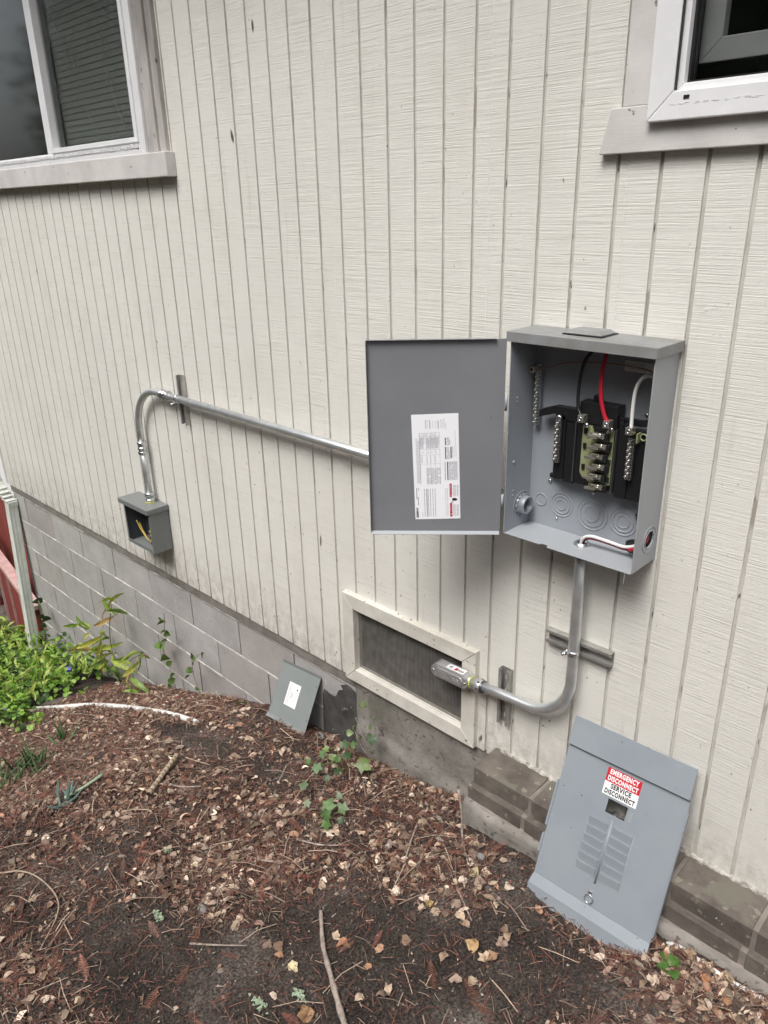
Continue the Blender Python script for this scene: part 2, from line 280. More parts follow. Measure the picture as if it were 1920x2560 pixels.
# ------------------------------------------------------------------ mesh helpers
class MB:
    def __init__(s): s.v = []; s.f = []; s.smooth = []
    def add(s, vs, fs, sm=False):
        o = len(s.v); s.v += [tuple(x) for x in vs]; s.f += [tuple(i + o for i in f) for f in fs]; s.smooth += [sm] * len(fs); return s
    def box(s, x0, x1, y0, y1, z0, z1):
        v = [(x, y, z) for z in (z0, z1) for y in (y0, y1) for x in (x0, x1)]
        return s.add(v, [(0, 2, 3, 1), (4, 5, 7, 6), (0, 1, 5, 4), (2, 6, 7, 3), (0, 4, 6, 2), (1, 3, 7, 5)])
    def hexa(s, v): return s.add(v, [(0, 2, 3, 1), (4, 5, 7, 6), (0, 1, 5, 4), (2, 6, 7, 3), (0, 4, 6, 2), (1, 3, 7, 5)])
    def fbox(s, F, u0, u1, v0, v1, n0, n1):
        return s.hexa([F(u, v, n) for n in (n0, n1) for v in (v0, v1) for u in (u0, u1)])
    def tube(s, pts, r, seg=12, caps=True, rr=None, flat=1.0):
        pts = [Vector(p) for p in pts]; n = len(pts); rings = []
        t = (pts[1] - pts[0]).normalized(); a = Vector((0, 0, 1)) if abs(t.z) < 0.9 else Vector((0, 1, 0))
        u = t.cross(a).normalized()
        for i, p in enumerate(pts):
            tt = (pts[min(i + 1, n - 1)] - pts[max(i - 1, 0)]).normalized()
            u = (u - tt * u.dot(tt)).normalized(); w = tt.cross(u)
            ri = rr[i] if rr else r
            rings.append([p + (u * math.cos(k * 2 * math.pi / seg) + w * flat * math.sin(k * 2 * math.pi / seg)) * ri for k in range(seg)])
        vs = [q for g in rings for q in g]; fs = []
        for i in range(n - 1):
            for k in range(seg):
                fs.append((i * seg + k, i * seg + (k + 1) % seg, (i + 1) * seg + (k + 1) % seg, (i + 1) * seg + k))
        s.add(vs, fs, True)
        if caps:
            o = len(s.v) - n * seg
            s.f.append(tuple(o + k for k in reversed(range(seg)))); s.smooth.append(False)
            s.f.append(tuple(o + (n - 1) * seg + k for k in range(seg))); s.smooth.append(False)
        return s
    def lathe(s, p, axis, prof, seg=20, smooth=True, caps=True):
        """prof: list of (distance along axis, radius)"""
        p = Vector(p); ax = Vector(axis).normalized(); a = Vector((0, 0, 1)) if abs(ax.z) < 0.9 else Vector((1, 0, 0))
        u = ax.cross(a).normalized(); w = ax.cross(u); vs = []; fs = []
        for d, r in prof:
            for k in range(seg):
                an = k * 2 * math.pi / seg; vs.append(p + ax * d + (u * math.cos(an) + w * math.sin(an)) * r)
        for i in range(len(prof) - 1):
            for k in range(seg): fs.append((i * seg + k, i * seg + (k + 1) % seg, (i + 1) * seg + (k + 1) % seg, (i + 1) * seg + k))
        o = len(s.v); s.add(vs, fs, smooth)
        if caps:
            s.f.append(tuple(o + k for k in reversed(range(seg)))); s.smooth.append(False)
            s.f.append(tuple(o + (len(prof) - 1) * seg + k for k in range(seg))); s.smooth.append(False)
        return s
    def torus(s, p, axis, R_, r, seg=28, ring=6):
        p = Vector(p); ax = Vector(axis).normalized(); a = Vector((0, 0, 1)) if abs(ax.z) < 0.9 else Vector((1, 0, 0))
        u = ax.cross(a).normalized(); w = ax.cross(u)
        vs = []; fs = []
        for i in range(seg):
            an = 2 * math.pi * i / seg; d = u * math.cos(an) + w * math.sin(an)
            for k in range(ring):
                b = 2 * math.pi * k / ring; vs.append(p + d * (R_ + r * math.cos(b)) + ax * r * math.sin(b))
        for i in range(seg):
            for k in range(ring): fs.append((i * ring + k, ((i + 1) % seg) * ring + k, ((i + 1) % seg) * ring + (k + 1) % ring, i * ring + (k + 1) % ring))
        return s.add(vs, fs, True)
    def plate(s, F, outer, holes=(), n0=0.0, n1=0.001):
        """flat plate with holes, outline in (u,v), between n0 and n1; F maps (u,v,n) to world"""
        bm = bmesh.new(); loops = []
        for lp in [outer] + list(holes):
            vs = [bm.verts.new((a, b, 0)) for a, b in lp]; loops.append(vs)
            for i in range(len(vs)): bm.edges.new((vs[i], vs[(i + 1) % len(vs)]))
        bmesh.ops.triangle_fill(bm, use_beauty=True, edges=bm.edges[:])
        bm.verts.index_update(); vl = [(v.co.x, v.co.y) for v in bm.verts]; fl = [tuple(v.index for v in f.verts) for f in bm.faces]
        lidx = [[v.index for v in lp] for lp in loops]; bm.free()
        k = len(vl); vs = [F(a, b, n0) for a, b in vl] + [F(a, b, n1) for a, b in vl]
        fs = [f for f in fl] + [tuple(i + k for i in reversed(f)) for f in fl]
        for lp in lidx:
            for i in range(len(lp)):
                a, b = lp[i], lp[(i + 1) % len(lp)]; fs.append((a, b, b + k, a + k))
        return s.add(vs, fs)
    def build(s, name, m, parent=None, bevel=0.0, recalc=True, loc=None):
        me = bpy.data.meshes.new(name)
        off = Vector((0, 0, 0)); q = parent
        while q is not None: off += q.location; q = q.parent
        if loc is None and parent is None and s.v:
            xs = np.array(s.v, dtype=float); loc = Vector(((xs[:, 0].min() + xs[:, 0].max()) / 2, (xs[:, 1].min() + xs[:, 1].max()) / 2, xs[:, 2].min()))
        if loc is not None: off = off + Vector(loc)
        me.from_pydata([(x[0] - off.x, x[1] - off.y, x[2] - off.z) for x in s.v], [], s.f)
        me.polygons.foreach_set('use_smooth', s.smooth)
        if recalc:
            bm = bmesh.new(); bm.from_mesh(me); bmesh.ops.recalc_face_normals(bm, faces=bm.faces); bm.to_mesh(me); bm.free()
        me.materials.append(MT[m]); o = bpy.data.objects.new(name, me); col.objects.link(o)
        if parent is not None: o.parent = parent
        if loc is not None: o.location = loc
        if bevel:
            b = o.modifiers.new('bevel', 'BEVEL'); b.width = bevel; b.segments = 2; b.limit_method = 'ANGLE'; b.angle_limit = math.radians(50)
            b.harden_normals = False
        return o
def world(u, v, n): return Vector((u, v, n))
def frame(T, U, V, N):
    T, U, V, N = Vector(T), Vector(U).normalized(), Vector(V).normalized(), Vector(N).normalized()
    return lambda u, v, n: T + U * u + V * v + N * n
def XZ(y): return lambda u, v, n: Vector((u, y - n, v))         # wall plane, n outward
def circle(cx, cy, r, k=24, sx=1.0, sy=1.0): return [(cx + r * sx * math.cos(i * 2 * math.pi / k), cy + r * sy * math.sin(i * 2 * math.pi / k)) for i in range(k)]
def rect(u0, u1, v0, v1): return [(u0, v0), (u1, v0), (u1, v1), (u0, v1)]
def thing(name, label, cat, loc, group=None):
    o = bpy.data.objects.new(name, None); o.empty_display_size = 0.05; col.objects.link(o); o.location = loc
    o['label'] = label; o['category'] = cat
    if group: o['group'] = group
    return o
def tag(o, label, cat, group=None):
    o['label'] = label; o['category'] = cat
    if group: o['group'] = group
    return o
def smoothpath(pts, k=8):
    P = [Vector(p) for p in pts]; P = [P[0] * 2 - P[1]] + P + [P[-1] * 2 - P[-2]]; out = []
    for i in range(1, len(P) - 2):
        for j in range(k):
            t = j / k; a, b, c_, d = P[i - 1], P[i], P[i + 1], P[i + 2]
            out.append(0.5 * ((2 * b) + (-a + c_) * t + (2 * a - 5 * b + 4 * c_ - d) * t * t + (-a + 3 * b - 3 * c_ + d) * t ** 3))
    out.append(P[-2]); return out
def text_mesh(body, size, F, bold=0.0, xscale=1.0, align='CENTER', n=0.0003, width=None, space=1.0):
    cu = bpy.data.curves.new('t', 'FONT'); cu.body = body; cu.size = size; cu.offset = bold; cu.space_character = space; cu.align_x = align; cu.align_y = 'CENTER'
    cu.resolution_u = 3
    ob = bpy.data.objects.new('t', cu); col.objects.link(ob)
    dg = bpy.context.evaluated_depsgraph_get(); me = bpy.data.meshes.new_from_object(ob.evaluated_get(dg))
    if width: xscale = width / max(1e-6, max(v.co.x for v in me.vertices) - min(v.co.x for v in me.vertices))
    vs = [F(v.co.x * xscale, v.co.y, n) for v in me.vertices]; fs = [tuple(p.vertices) for p in me.polygons]
    bpy.data.objects.remove(ob); bpy.data.curves.remove(cu); bpy.data.meshes.remove(me)
    return vs, fs
def cells(x0, x1, z0, z1, holes):
    xs = sorted({x0, x1} | {min(max(h[i], x0), x1) for h in holes for i in (0, 1)}); out = []
    for a, b in zip(xs[:-1], xs[1:]):
        mid = (a + b) / 2; segs = [(z0, z1)]
        for h in holes:
            if h[0] < mid < h[1]:
                ns = []
                for s0, s1 in segs:
                    if h[3] <= s0 or h[2] >= s1: ns.append((s0, s1)); continue
                    if h[2] > s0: ns.append((s0, h[2]))
                    if h[3] < s1: ns.append((h[3], s1))
                segs = ns
        out += [(a, b, s0, s1) for s0, s1 in segs]
    return out

# ------------------------------------------------------------------ ground
GX = [-60, -8, -5, -3.9, -3, -2.2, -1.56, -1.2, -.82, -.27, 0, .29, .45, .7, 1.1, 1.5, 3, 8, 60]
GZ = [-3.2, -2.3, -1.8, -1.6, -1.36, -1.08, -.84, -.69, -.555, -.49, -.46, -.39, -.36, -.315, -.295, -.28, -.22, -.1, 0.2]
def Gnp(x, y):
    a = np.abs(np.minimum(y, 0))
    return (np.interp(x, GX, GZ) + .075 * (1 - np.exp(-a / .15)) + .03 * np.minimum(a, 6)
            - .058 * np.exp(-((x - .94) / .24) ** 4 - ((y + .27) / .085) ** 2) + .03 * np.exp(-((x + .55) / .15) ** 2 - ((y + .13) / .07) ** 2))
def G(x, y): return float(Gnp(np.array(float(x)), np.array(float(y))))
def vnoise(x, y, s, seed):
    r = np.random.default_rng(seed).random((256, 256)); X = x * s; Y = y * s
    xi = np.floor(X).astype(int); yi = np.floor(Y).astype(int); fx = X - xi; fy = Y - yi
    fx = fx * fx * (3 - 2 * fx); fy = fy * fy * (3 - 2 * fy); g = lambda a, b: r[a % 256, b % 256]
    return (g(xi, yi) * (1 - fx) + g(xi + 1, yi) * fx) * (1 - fy) + (g(xi, yi + 1) * (1 - fx) + g(xi + 1, yi + 1) * fx) * fy - .5
def bumps(x, y):
    return .022 * vnoise(x, y, 5, 1) + .013 * vnoise(x, y, 14, 2) + .008 * vnoise(x, y, 37, 3) + .006 * vnoise(x, y, 80, 4)
def GB(x, y): return G(x, y) + float(bumps(np.array(float(x)), np.array(float(y))))
xs = np.concatenate([[-60, -40, -25, -16, -11, -8, -6.5, -5.5, -5], np.arange(-4.6, -2.4, .03), np.arange(-2.4, 1.7, .0095), [1.75, 1.9, 2.2, 2.8, 4, 6, 9, 14, 22, 35, 60]])
ys = np.concatenate([[-60, -40, -25, -15, -9, -6, -4, -3, -2.4, -2, -1.8], np.arange(-1.7, .06, .0095), [.12, .25, .5, 1, 2, 4, 8, 15, 30, 60]])
XX, YY = np.meshgrid(xs, ys); ZZ = Gnp(XX, YY) + bumps(XX, YY)
nx, ny = len(xs), len(ys)
gm = bpy.data.meshes.new('ground')
vv = np.stack([XX.ravel(), YY.ravel(), ZZ.ravel()], 1)
idx = np.arange(nx * ny).reshape(ny, nx)
ff = np.stack([idx[:-1, :-1].ravel(), idx[:-1, 1:].ravel(), idx[1:, 1:].ravel(), idx[1:, :-1].ravel()], 1)
def np_mesh(me, v, f, smooth=True):
    k = f.shape[1]
    me.vertices.add(len(v)); me.vertices.foreach_set('co', np.ascontiguousarray(v, dtype=np.float32).ravel())
    me.loops.add(f.size); me.loops.foreach_set('vertex_index', np.ascontiguousarray(f, dtype=np.int32).ravel())
    me.polygons.add(len(f)); me.polygons.foreach_set('loop_start', np.arange(len(f), dtype=np.int32) * k)
    me.polygons.foreach_set('loop_total', np.full(len(f), k, dtype=np.int32))
    me.polygons.foreach_set('use_smooth', [smooth] * len(f))
    me.update(calc_edges=True)
np_mesh(gm, vv, ff); gm.materials.append(MT['soil'])
ground = bpy.data.objects.new('ground', gm); col.objects.link(ground); ground['kind'] = 'structure'

# ------------------------------------------------------------------ house wall
BOT = -.127; TOP = 3.25
house = thing('house_wall', 'cream grooved wood siding house wall with two windows over a grey block foundation', 'wall', (0, 0, BOT))
LW = (-2.98, -1.15, 1.73, 2.90); RW = (.735, 2.0, 1.72, 2.90); VT = (-.245, .355, -.3, .24)
holes = [LW, RW, VT]
S = .1016
for k in range(-36, 31):
    a = S * k + .0047; b = S * (k + 1) - .0047
    if k == -36: a = -3.672
    mb = MB(); dy = random.uniform(-.0004, .0004); db = random.uniform(-.003, .002)
    for (x0, x1, z0, z1) in cells(a, b, BOT + db, TOP, holes):
        mb.box(x0, x1, dy, .0060, z0, z1)
    mb.build('siding_board', 'siding', house, bevel=.0009)
mb = MB()
for (x0, x1, z0, z1) in cells(-3.69, 3.2, BOT + .004, TOP, [(-2.93, -1.26, 1.80, 2.84), (.80, 1.96, 1.765, 2.84), (-.22, .32, -.085, .21)]):
    mb.box(x0, x1, .0062, .018, z0, z1)
mb.build('sheathing', 'groove', house)
MB().box(-3.70, -3.676, -.004, .10, BOT, TOP).build('corner_board', 'trim', house, bevel=.001)
MB().box(-3.695, -3.66, .10, 5, BOT, TOP).build('side_wall', 'siding', house)
MB().box(-3.69, -3.65, .05, 5, -3, BOT).build('side_foundation', 'block', house)
MB().box(-4.0, 3.4, -.55, .3, 3.25, 3.27).build('unseen_soffit', 'unseen_roof', house)  # unseen eave parts from here, added to shade the top of the wall
MB().box(-4.0, 3.4, -.57, -.55, 3.20, 3.40).build('unseen_fascia', 'trim', house)
mb = MB(); mb.add([(-4, -.57, 3.40), (3.4, -.57, 3.40), (3.4, 3, 4.6), (-4, 3, 4.6)], [(0, 1, 2, 3)]); mb.build('unseen_roof', 'groove', house)
# foundation blocks
MB().box(-3.66, -.235, .023, .05, -3, BOT - .01).build('joint_shadow_backing', 'joint', house)
MB().box(-3.66, .44, .006, .05, -.178, BOT - .0005).build('sill_plate', 'sill_plate', house, bevel=.002)
mb = MB(); x = -3.66
while x < -.25:
    w = random.uniform(.15, .35); mb.box(x, min(x + w, -.24), .011 + random.uniform(-.002, .002), .03, -.1915, -.1785 + random.uniform(-.003, 0)); x += w
mb.build('mortar_ledge', 'mortar', house, bevel=.002)
zj = [-.190, -.385, -.588, -.791, -.995, -1.198, -1.401, -1.604]
for c_ in range(7):
    z1, z0 = zj[c_] - .004, zj[c_ + 1] + .004
    off = -1.447 if c_ % 2 == 0 else -1.649
    joints = [off + .4064 * i for i in range(-6, 4)]
    edges = [-3.66] + [j for j in joints if -3.6 < j < -.26] + [-.237]
    for a, b in zip(edges[:-1], edges[1:]):
        MB().box(a + .0034, b - .0034, .016 + random.uniform(-.001, .001), .04, z0, z1).build('concrete_block', random.choice(['block', 'block', 'block_b', 'block_c']), house, bevel=.0015)
    if c_: 
        mb = MB(); x = -3.66
        while x < -.24:
            w = random.uniform(.05, .2); h = random.uniform(.0032, .0052)
            mb.box(x, min(x + w, -.24), .0148 + random.uniform(-.0015, .0006), .03, zj[c_] - h, zj[c_] + h); x += w
        mb.build('mortar_joint', 'mortar', house, bevel=.0008)
# tar patch, irregular
pts = [(-.46, -.62), (-.225, -.62), (-.225, -.25), (-.232, -.215), (-.262, -.20), (-.30, -.197), (-.335, -.21), (-.318, -.232), (-.35, -.25), (-.362, -.283), (-.40, -.288), (-.44, -.283), (-.452, -.31), (-.455, -.4)]
MB().plate(XZ(.0145), [(a + random.uniform(-.004, .004), b + random.uniform(-.004, .004)) for a, b in pts], n0=-.001, n1=.0035).build('tar_patch', 'tar', house)
# smooth concrete under the vent
mb = MB(); nxs, nzs = 60, 40; vs = []; fs = []
for j in range(nzs + 1):
    for i in range(nxs + 1):
        x = -.232 + (.70) * i / nxs; z = -.70 + (.565) * j / nzs
        y = .006 - .0 + .006 * mnoise.noise((x * 6, z * 6, 0)) + .003 * mnoise.noise((x * 25, z * 25, 3))
        if z < -.33 : y -= .012 * min(1, (-.33 - z) / .05)
        vs.append((x, y, z))
for j in range(nzs):
    for i in range(nxs): fs.append((j * (nxs + 1) + i, j * (nxs + 1) + i + 1, (j + 1) * (nxs + 1) + i + 1, (j + 1) * (nxs + 1) + i))
mb.add(vs, fs, True); mb.add([(-.232, .02, -.7), (-.232, .02, -.135), (-.232, .004, -.135), (-.232, .004, -.7)], [(0, 1, 2, 3)])
mb.build('concrete_footing', 'footing', house)

# left window (> frame pieces)
w = MB().box(-3.1, -1.10, -.042, .0, 1.711, 1.797).build('window', 'trim', house, bevel=.003); w['label'] = 'left sliding window with white vinyl frame and grimy casing'
MB().box(-1.232, -1.168, -.028, .004, 1.7975, 3.0).build('casing', 'trim_dirty', w, bevel=.003)
MB().box(-1.1675, -1.128, -.018, .004, 1.7975, 3.0).build('casing', 'trim_dirty', w, bevel=.003)
MB().box(-3.05, -2.955, -.028, .004, 1.7975, 3.0).build('casing', 'trim_dirty', w, bevel=.003)
MB().box(-3.1, -1.10, -.030, .004, 2.90, 2.99).build('casing', 'trim', w, bevel=.003)
def frame_ring(x0, x1, z0, z1, wd, y0, y1, bot=None):
    mb = MB(); b = bot or wd
    for q in ([(x0, z0), (x1, z0), (x1 - wd, z0 + b), (x0 + wd, z0 + b)], [(x1, z0), (x1, z1), (x1 - wd, z1 - wd), (x1 - wd, z0 + b)],
              [(x1, z1), (x0, z1), (x0 + wd, z1 - wd), (x1 - wd, z1 - wd)], [(x0, z1), (x0, z0), (x0 + wd, z0 + b), (x0 + wd, z1 - wd)]):
        g = 0.0003; mb.plate(lambda u, v, n: Vector((u, n, v)), q, n0=y0, n1=y1)
    return mb
frame_ring(-2.95, -1.234, 1.786, 2.90, .042, -.040, .012, .040).build('window_frame', 'vinyl', w, bevel=.002)
frame_ring(-2.908, -1.276, 1.826, 2.858, .026, -.024, .012, .014).build('window_frame', 'vinyl', w, bevel=.0015)
frame_ring(-2.07, -1.3025, 1.8405, 2.83, .024, -.030, .010, .018).build('sash', 'vinyl', w, bevel=.0015)
MB().box(-2.125, -2.0705, -.022, .010, 1.8405, 2.83).build('mullion', 'vinyl', w, bevel=.002)
mb = MB(); x = -2.93
while x < -1.28:
    d = random.uniform(.004, .014); mb.box(x, x + d, -.0425, -.030, 1.818 + random.uniform(-.003, .002), 1.828 + random.uniform(-.002, .003)); x += d + random.uniform(0, .003)
mb.build('lichen_line', 'vinyl_dirty', w)
MB().box(-1.292, -1.286, -.0405, -.039, 1.812, 1.817).build('weep_hole', 'ink', w)
MB().box(-2.052, -1.325, .000, .003, 1.853, 2.812).build('glass_pane', 'glass', w)
MB().box(-2.885, -2.124, -.006, -.004, 1.8405, 2.83).build('glass_pane', 'glass', w)
MB().box(-2.885, -2.124, .010, .011, 1.8405, 2.83).build('insect_screen', 'screen', w)
mb = MB()
z = 1.85
while z < 2.83:
    mb.hexa([(-2.06, .045, z), (-1.32, .045, z), (-2.06, .0472, z + .0238), (-1.32, .0472, z + .0238), (-2.06, .0443, z + .0006), (-1.32, .0443, z + .0006), (-2.06, .0465, z + .0240), (-1.32, .0465, z + .0240)]); z += .024
o = mb.build('blind_slats', 'blind', w); o['kind'] = 'stuff'
mb = MB()
for i in range(34):
    p = Vector((random.uniform(-2.0, -1.36), .016, random.uniform(1.87, 2.5))); a = random.uniform(0, 6.28); L_ = random.uniform(.06, .28)
    q = p + Vector((math.cos(a) * L_, random.uniform(0, .015), math.sin(a) * L_)); q.x = max(-2.04, min(-1.33, q.x)); q.z = max(1.86, q.z)
    mb.tube(smoothpath([p, p.lerp(q, .5) + Vector((0, .004, -random.uniform(.005, .04))), q], 5), .0007, 4)
o = mb.build('cobwebs', 'ink_pale', w); o['kind'] = 'stuff'
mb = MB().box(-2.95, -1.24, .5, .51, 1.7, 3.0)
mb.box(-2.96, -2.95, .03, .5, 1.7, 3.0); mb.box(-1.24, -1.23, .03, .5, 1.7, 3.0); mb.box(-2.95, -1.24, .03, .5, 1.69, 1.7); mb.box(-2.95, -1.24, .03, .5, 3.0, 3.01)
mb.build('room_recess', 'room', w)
# right window
w = MB().plate(XZ(0), [(.671, 1.690), (2.12, 1.690), (2.10, 1.7805), (.693, 1.7805)], n0=.0, n1=.020).build('window', 'trim', house, bevel=.002)
w['label'] = 'right window with bright white vinyl frame and beige trim'
MB().box(.719, .80, -.0175, .004, 1.781, 3.0).build('casing', 'trim', w, bevel=.002)
MB().box(1.99, 2.07, -.0175, .004, 1.781, 3.0).build('casing', 'trim', w, bevel=.002)
MB().box(.70, 2.1, -.020, .004, 2.905, 2.99).build('casing', 'trim', w, bevel=.002)
frame_ring(.785, 2.0, 1.745, 2.9, .054, -.037, .015).build('window_frame', 'vinyl', w, bevel=.0025)
frame_ring(.8395, 1.945, 1.7995, 2.845, .013, -.024, .015).build('window_frame', 'vinyl', w, bevel=.0015)
MB().box(.8405, .8425, -.0375, -.030, 1.80, 2.85).build('frame_gap', 'ink', w)
frame_ring(.8525, 1.932, 1.8125, 2.832, .005, -.008, .02).build('gasket', 'rubber', w)
MB().box(.857, 1.928, .000, .004, 1.817, 2.828).build('glass_pane', 'glass', w)
frame_ring(.845, 1.94, 1.853, 2.8, .044, .05, .075).build('inner_sash', 'greysash', w, bevel=.002)
MB().box(.862, .874, -.0385, -.0365, 1.783, 1.789).build('weep_hole', 'ink', w)
mb = MB(); x = .835
while x < 1.95:
    d = random.uniform(.004, .012)
    if random.random() < .75: mb.box(x, x + d, -.0375, -.034, 1.773 + random.uniform(-.002, .002), 1.7755 + random.uniform(-.001, .002))
    x += d
mb.build('lichen_line', 'vinyl_dirty', w)
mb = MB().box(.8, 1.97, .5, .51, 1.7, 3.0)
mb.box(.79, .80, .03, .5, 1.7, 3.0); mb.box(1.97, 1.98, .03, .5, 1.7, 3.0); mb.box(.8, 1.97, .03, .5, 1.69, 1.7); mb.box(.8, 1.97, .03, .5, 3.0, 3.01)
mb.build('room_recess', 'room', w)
# crawl space vent
vt = frame_ring(-.262, .371, -.124, .257, .004, -.006, .012).build('crawlspace_vent', 'vent_paint', house)
x0, x1, z0, z1, a = -.261, .370, -.123, .256, .056
for q in ([(x0, z0), (x1, z0), (x1 - a, z0 + a), (x0 + a, z0 + a)], [(x1, z0), (x1, z1), (x1 - a, z1 - a), (x1 - a, z0 + a)],
          [(x1, z1), (x0, z1), (x0 + a, z1 - a), (x1 - a, z1 - a)], [(x0, z1), (x0, z0), (x0 + a, z0 + a), (x0 + a, z1 - a)]):
    cx_ = sum(p[0] for p in q) / 4; cz_ = sum(p[1] for p in q) / 4
    MB().plate(lambda u, v, n: Vector((u, n, v)), [(cx_ + (u - cx_) * .997, cz_ + (v - cz_) * .995) for u, v in q], n0=-.021 + random.uniform(-.001, .001), n1=.0).build('frame_board', 'vent_paint', vt, bevel=.0015)
frame_ring(-.212, .321, -.074, .207, .008, .0005, .022).build('vent_stop', 'vent_paint', vt)
mb = MB(); s_ = .00635
x = -.203
while x < .315:
    mb.box(x, x + .0011, .006, .0071, -.066, .199); x += s_
z = -.066
while z < .20:
    mb.box(-.205, .314, .0072, .0083, z, z + .0011); z += s_
o = mb.build('wire_mesh', 'mesh', vt, recalc=False); o['kind'] = 'stuff'
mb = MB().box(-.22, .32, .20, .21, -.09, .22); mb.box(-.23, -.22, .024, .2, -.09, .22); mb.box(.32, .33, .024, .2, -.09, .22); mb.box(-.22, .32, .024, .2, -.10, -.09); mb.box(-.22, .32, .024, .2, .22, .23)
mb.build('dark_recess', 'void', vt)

# ------------------------------------------------------------------ brick ledge
ledge = thing('brick_ledge', 'low brown brick ledge on a concrete footing along the base of the siding', 'ledge', (.9, -.06, -.4))
ex = .450; per = .2205
for i in range(12):
    a = ex + per * i; j = random.uniform(-.002, .002)
    MB().hexa([(a, -.119 + j, -.152), (a + per - .013, -.119 - j, -.152), (a, -.001, -.152), (a + per - .013, -.001, -.152),
               (a, -.121 + j, -.088), (a + per - .013, -.121 - j, -.088 + j), (a, -.001, -.082), (a + per - .013, -.001, -.082)]).build('brick', 'brick', ledge, bevel=.0022)
    a2 = ex - .012 + per * i * 1.0
    MB().box(a2, a2 + per - .016, -.135 + j, -.01, -.211, -.1585).build('brick', 'brick', ledge, bevel=.0022)
MB().box(ex + .004, 3.1, -.1175, -.004, -.16, -.0895).build('mortar_bed', 'brick_mortar', ledge, bevel=.001)
MB().box(ex - .008, 3.1, -.1325, -.012, -.207, -.1600).build('mortar_bed', 'brick_mortar', ledge, bevel=.001)
def lumpy_strip(name, m, x0, x1, prof, amp, parent, dx=.01, sc=14, seed=0):
    mb = MB(); n = int((x1 - x0) / dx); vs = []; fs = []; k = len(prof)
    for i in range(n + 1):
        x = x0 + (x1 - x0) * i / n
        for (y, z) in prof:
            d = amp * mnoise.noise((x * sc, y * sc * 2 + seed, z * sc * 2)); d2 = amp * mnoise.noise((x * sc + 9, y * 30, z * 30 + seed)); vs.append((x, y + d, z + d2 * .7))
    for i in range(n):
        for j in range(k - 1): fs.append((i * k + j, (i + 1) * k + j, (i + 1) * k + j + 1, i * k + j + 1))
    o_ = len(mb.v); mb.add(vs, fs, True); mb.f.append(tuple(range(k))); mb.smooth.append(False)
    return mb.build(name, m, parent)
lumpy_strip('footing', 'footing', .435, 3.1, [(-.02, -.205), (-.10, -.206), (-.130, -.209), (-.150, -.214), (-.158, -.228), (-.158, -.26), (-.162, -.30), (-.17, -.36), (-.17, -.45)], .010, ledge, seed=2)
lumpy_strip('mortar_bed', 'brick_mortar', .43, 3.1, [(-.05, -.206), (-.10, -.2055), (-.130, -.2055), (-.142, -.212), (-.146, -.222)], .004, ledge, sc=30, seed=5)
lumpy_strip('caulk_line', 'caulk', .47, 3.1, [(.004, -.078), (-.004, -.074), (-.009, -.079), (-.013, -.087)], .007, ledge, dx=.004, sc=45, seed=1)

# ------------------------------------------------------------------ downspout and fence at the left corner
ds = thing('downspout', 'grey green corrugated downspout at the far left corner of the wall', 'downspout', (-3.63, -.04, -1.5))
def rtube(path, hx, hy, name, m='downspout', ribs=True):
    mb = MB(); vs = []; prof = []
    nn = 5
    def side(a, b):
        for i in range(nn):
            t = i / nn; r_ = .94 if i % 2 else 1.0
            prof.append(((a[0] + (b[0] - a[0]) * t) * (r_ if ribs else 1), (a[1] + (b[1] - a[1]) * t) * (r_ if ribs else 1)))
    c4 = [(-hx, -hy), (hx, -hy), (hx, hy), (-hx, hy)]
    for i in range(4): side(c4[i], c4[(i + 1) % 4])
    k = len(prof)
    for p in path: vs += [(p[0] + a, p[1] + b, p[2]) for a, b in prof]
    fs = [(i * k + j, i * k + (j + 1) % k, (i + 1) * k + (j + 1) % k, (i + 1) * k + j) for i in range(len(path) - 1) for j in range(k)]
    mb.add(vs, fs); mb.f.append(tuple(range(k))); mb.smooth.append(False); mb.f.append(tuple((len(path) - 1) * k + j for j in range(k))); mb.smooth.append(False)
    return mb.build(name, m, ds)
rtube([(-3.745, -.052, -.11), (-3.745, -.052, 3.2)], .034, .027, 'pipe')
el = [(-3.745, -.052, -.09)]
for i in range(7):
    t = i / 6; el += [(-3.745 + .115 * t + .0, -.052 + .030 * t, -.115 - .125 * t - .02 * math.sin(t * math.pi))] * 1
rtube(el + [(-3.633, -.022, -.275)], .037, .032, 'elbow')
rtube([(-3.634, -.024, -.265), (-3.640, -.085, -1.52)], .034, .030, 'pipe')
mb = MB()
for i in range(5):
    t = i / 4; p = Vector((-3.745 + .10 * t + .006, -.05 + .025 * t, -.13 - .10 * t)); mb.box(p.x - .045, p.x + .041, p.y - .036, p.y + .036, p.z - .003, p.z + .003)
mb.build('crimp_rings', 'downspout', ds)

fen = thing('red_fence', 'barn red board fence with a faded pink top rail beyond the house corner', 'fence', (-5.2, .25, -1.9))
FU = Vector((-.99, .14, 0)).normalized(); FN = Vector((-.14, -.99, 0)).normalized()
Ff = frame((-3.76, .02, -1.13), FU, (0, 0, 1), FN)
MB().fbox(Ff, 0, 3.2, -.04, 0, -.05, .03).build('top_rail', 'pinkrail', fen, bevel=.004)
x = .02
for i in range(3):
    MB().fbox(Ff, x, x + .40, -.95, -.046, -.03, .0 + .004 * (i % 2)).build('fence_board', 'redwood', fen, bevel=.003); 
    MB().fbox(Ff, x + .40, x + .414, -.95, -.046, -.03, .02).build('batten', 'pinkrail', fen); x += .415
for i in range(3):
    MB().fbox(Ff, 1.75 + .55 * i, 2.05 + .55 * i, -1.0, -.046, -.03, .0).build('fence_board', 'redwood', fen, bevel=.003)
fb = thing('red_board_wall', 'tall barn red board panel rising behind the pink fence rail', 'wall', (-5, .6, -2))
F2 = frame((-3.78, .17, -.66), (-.985, .17, 0), (0, 0, 1), (-.17, -.985, 0))
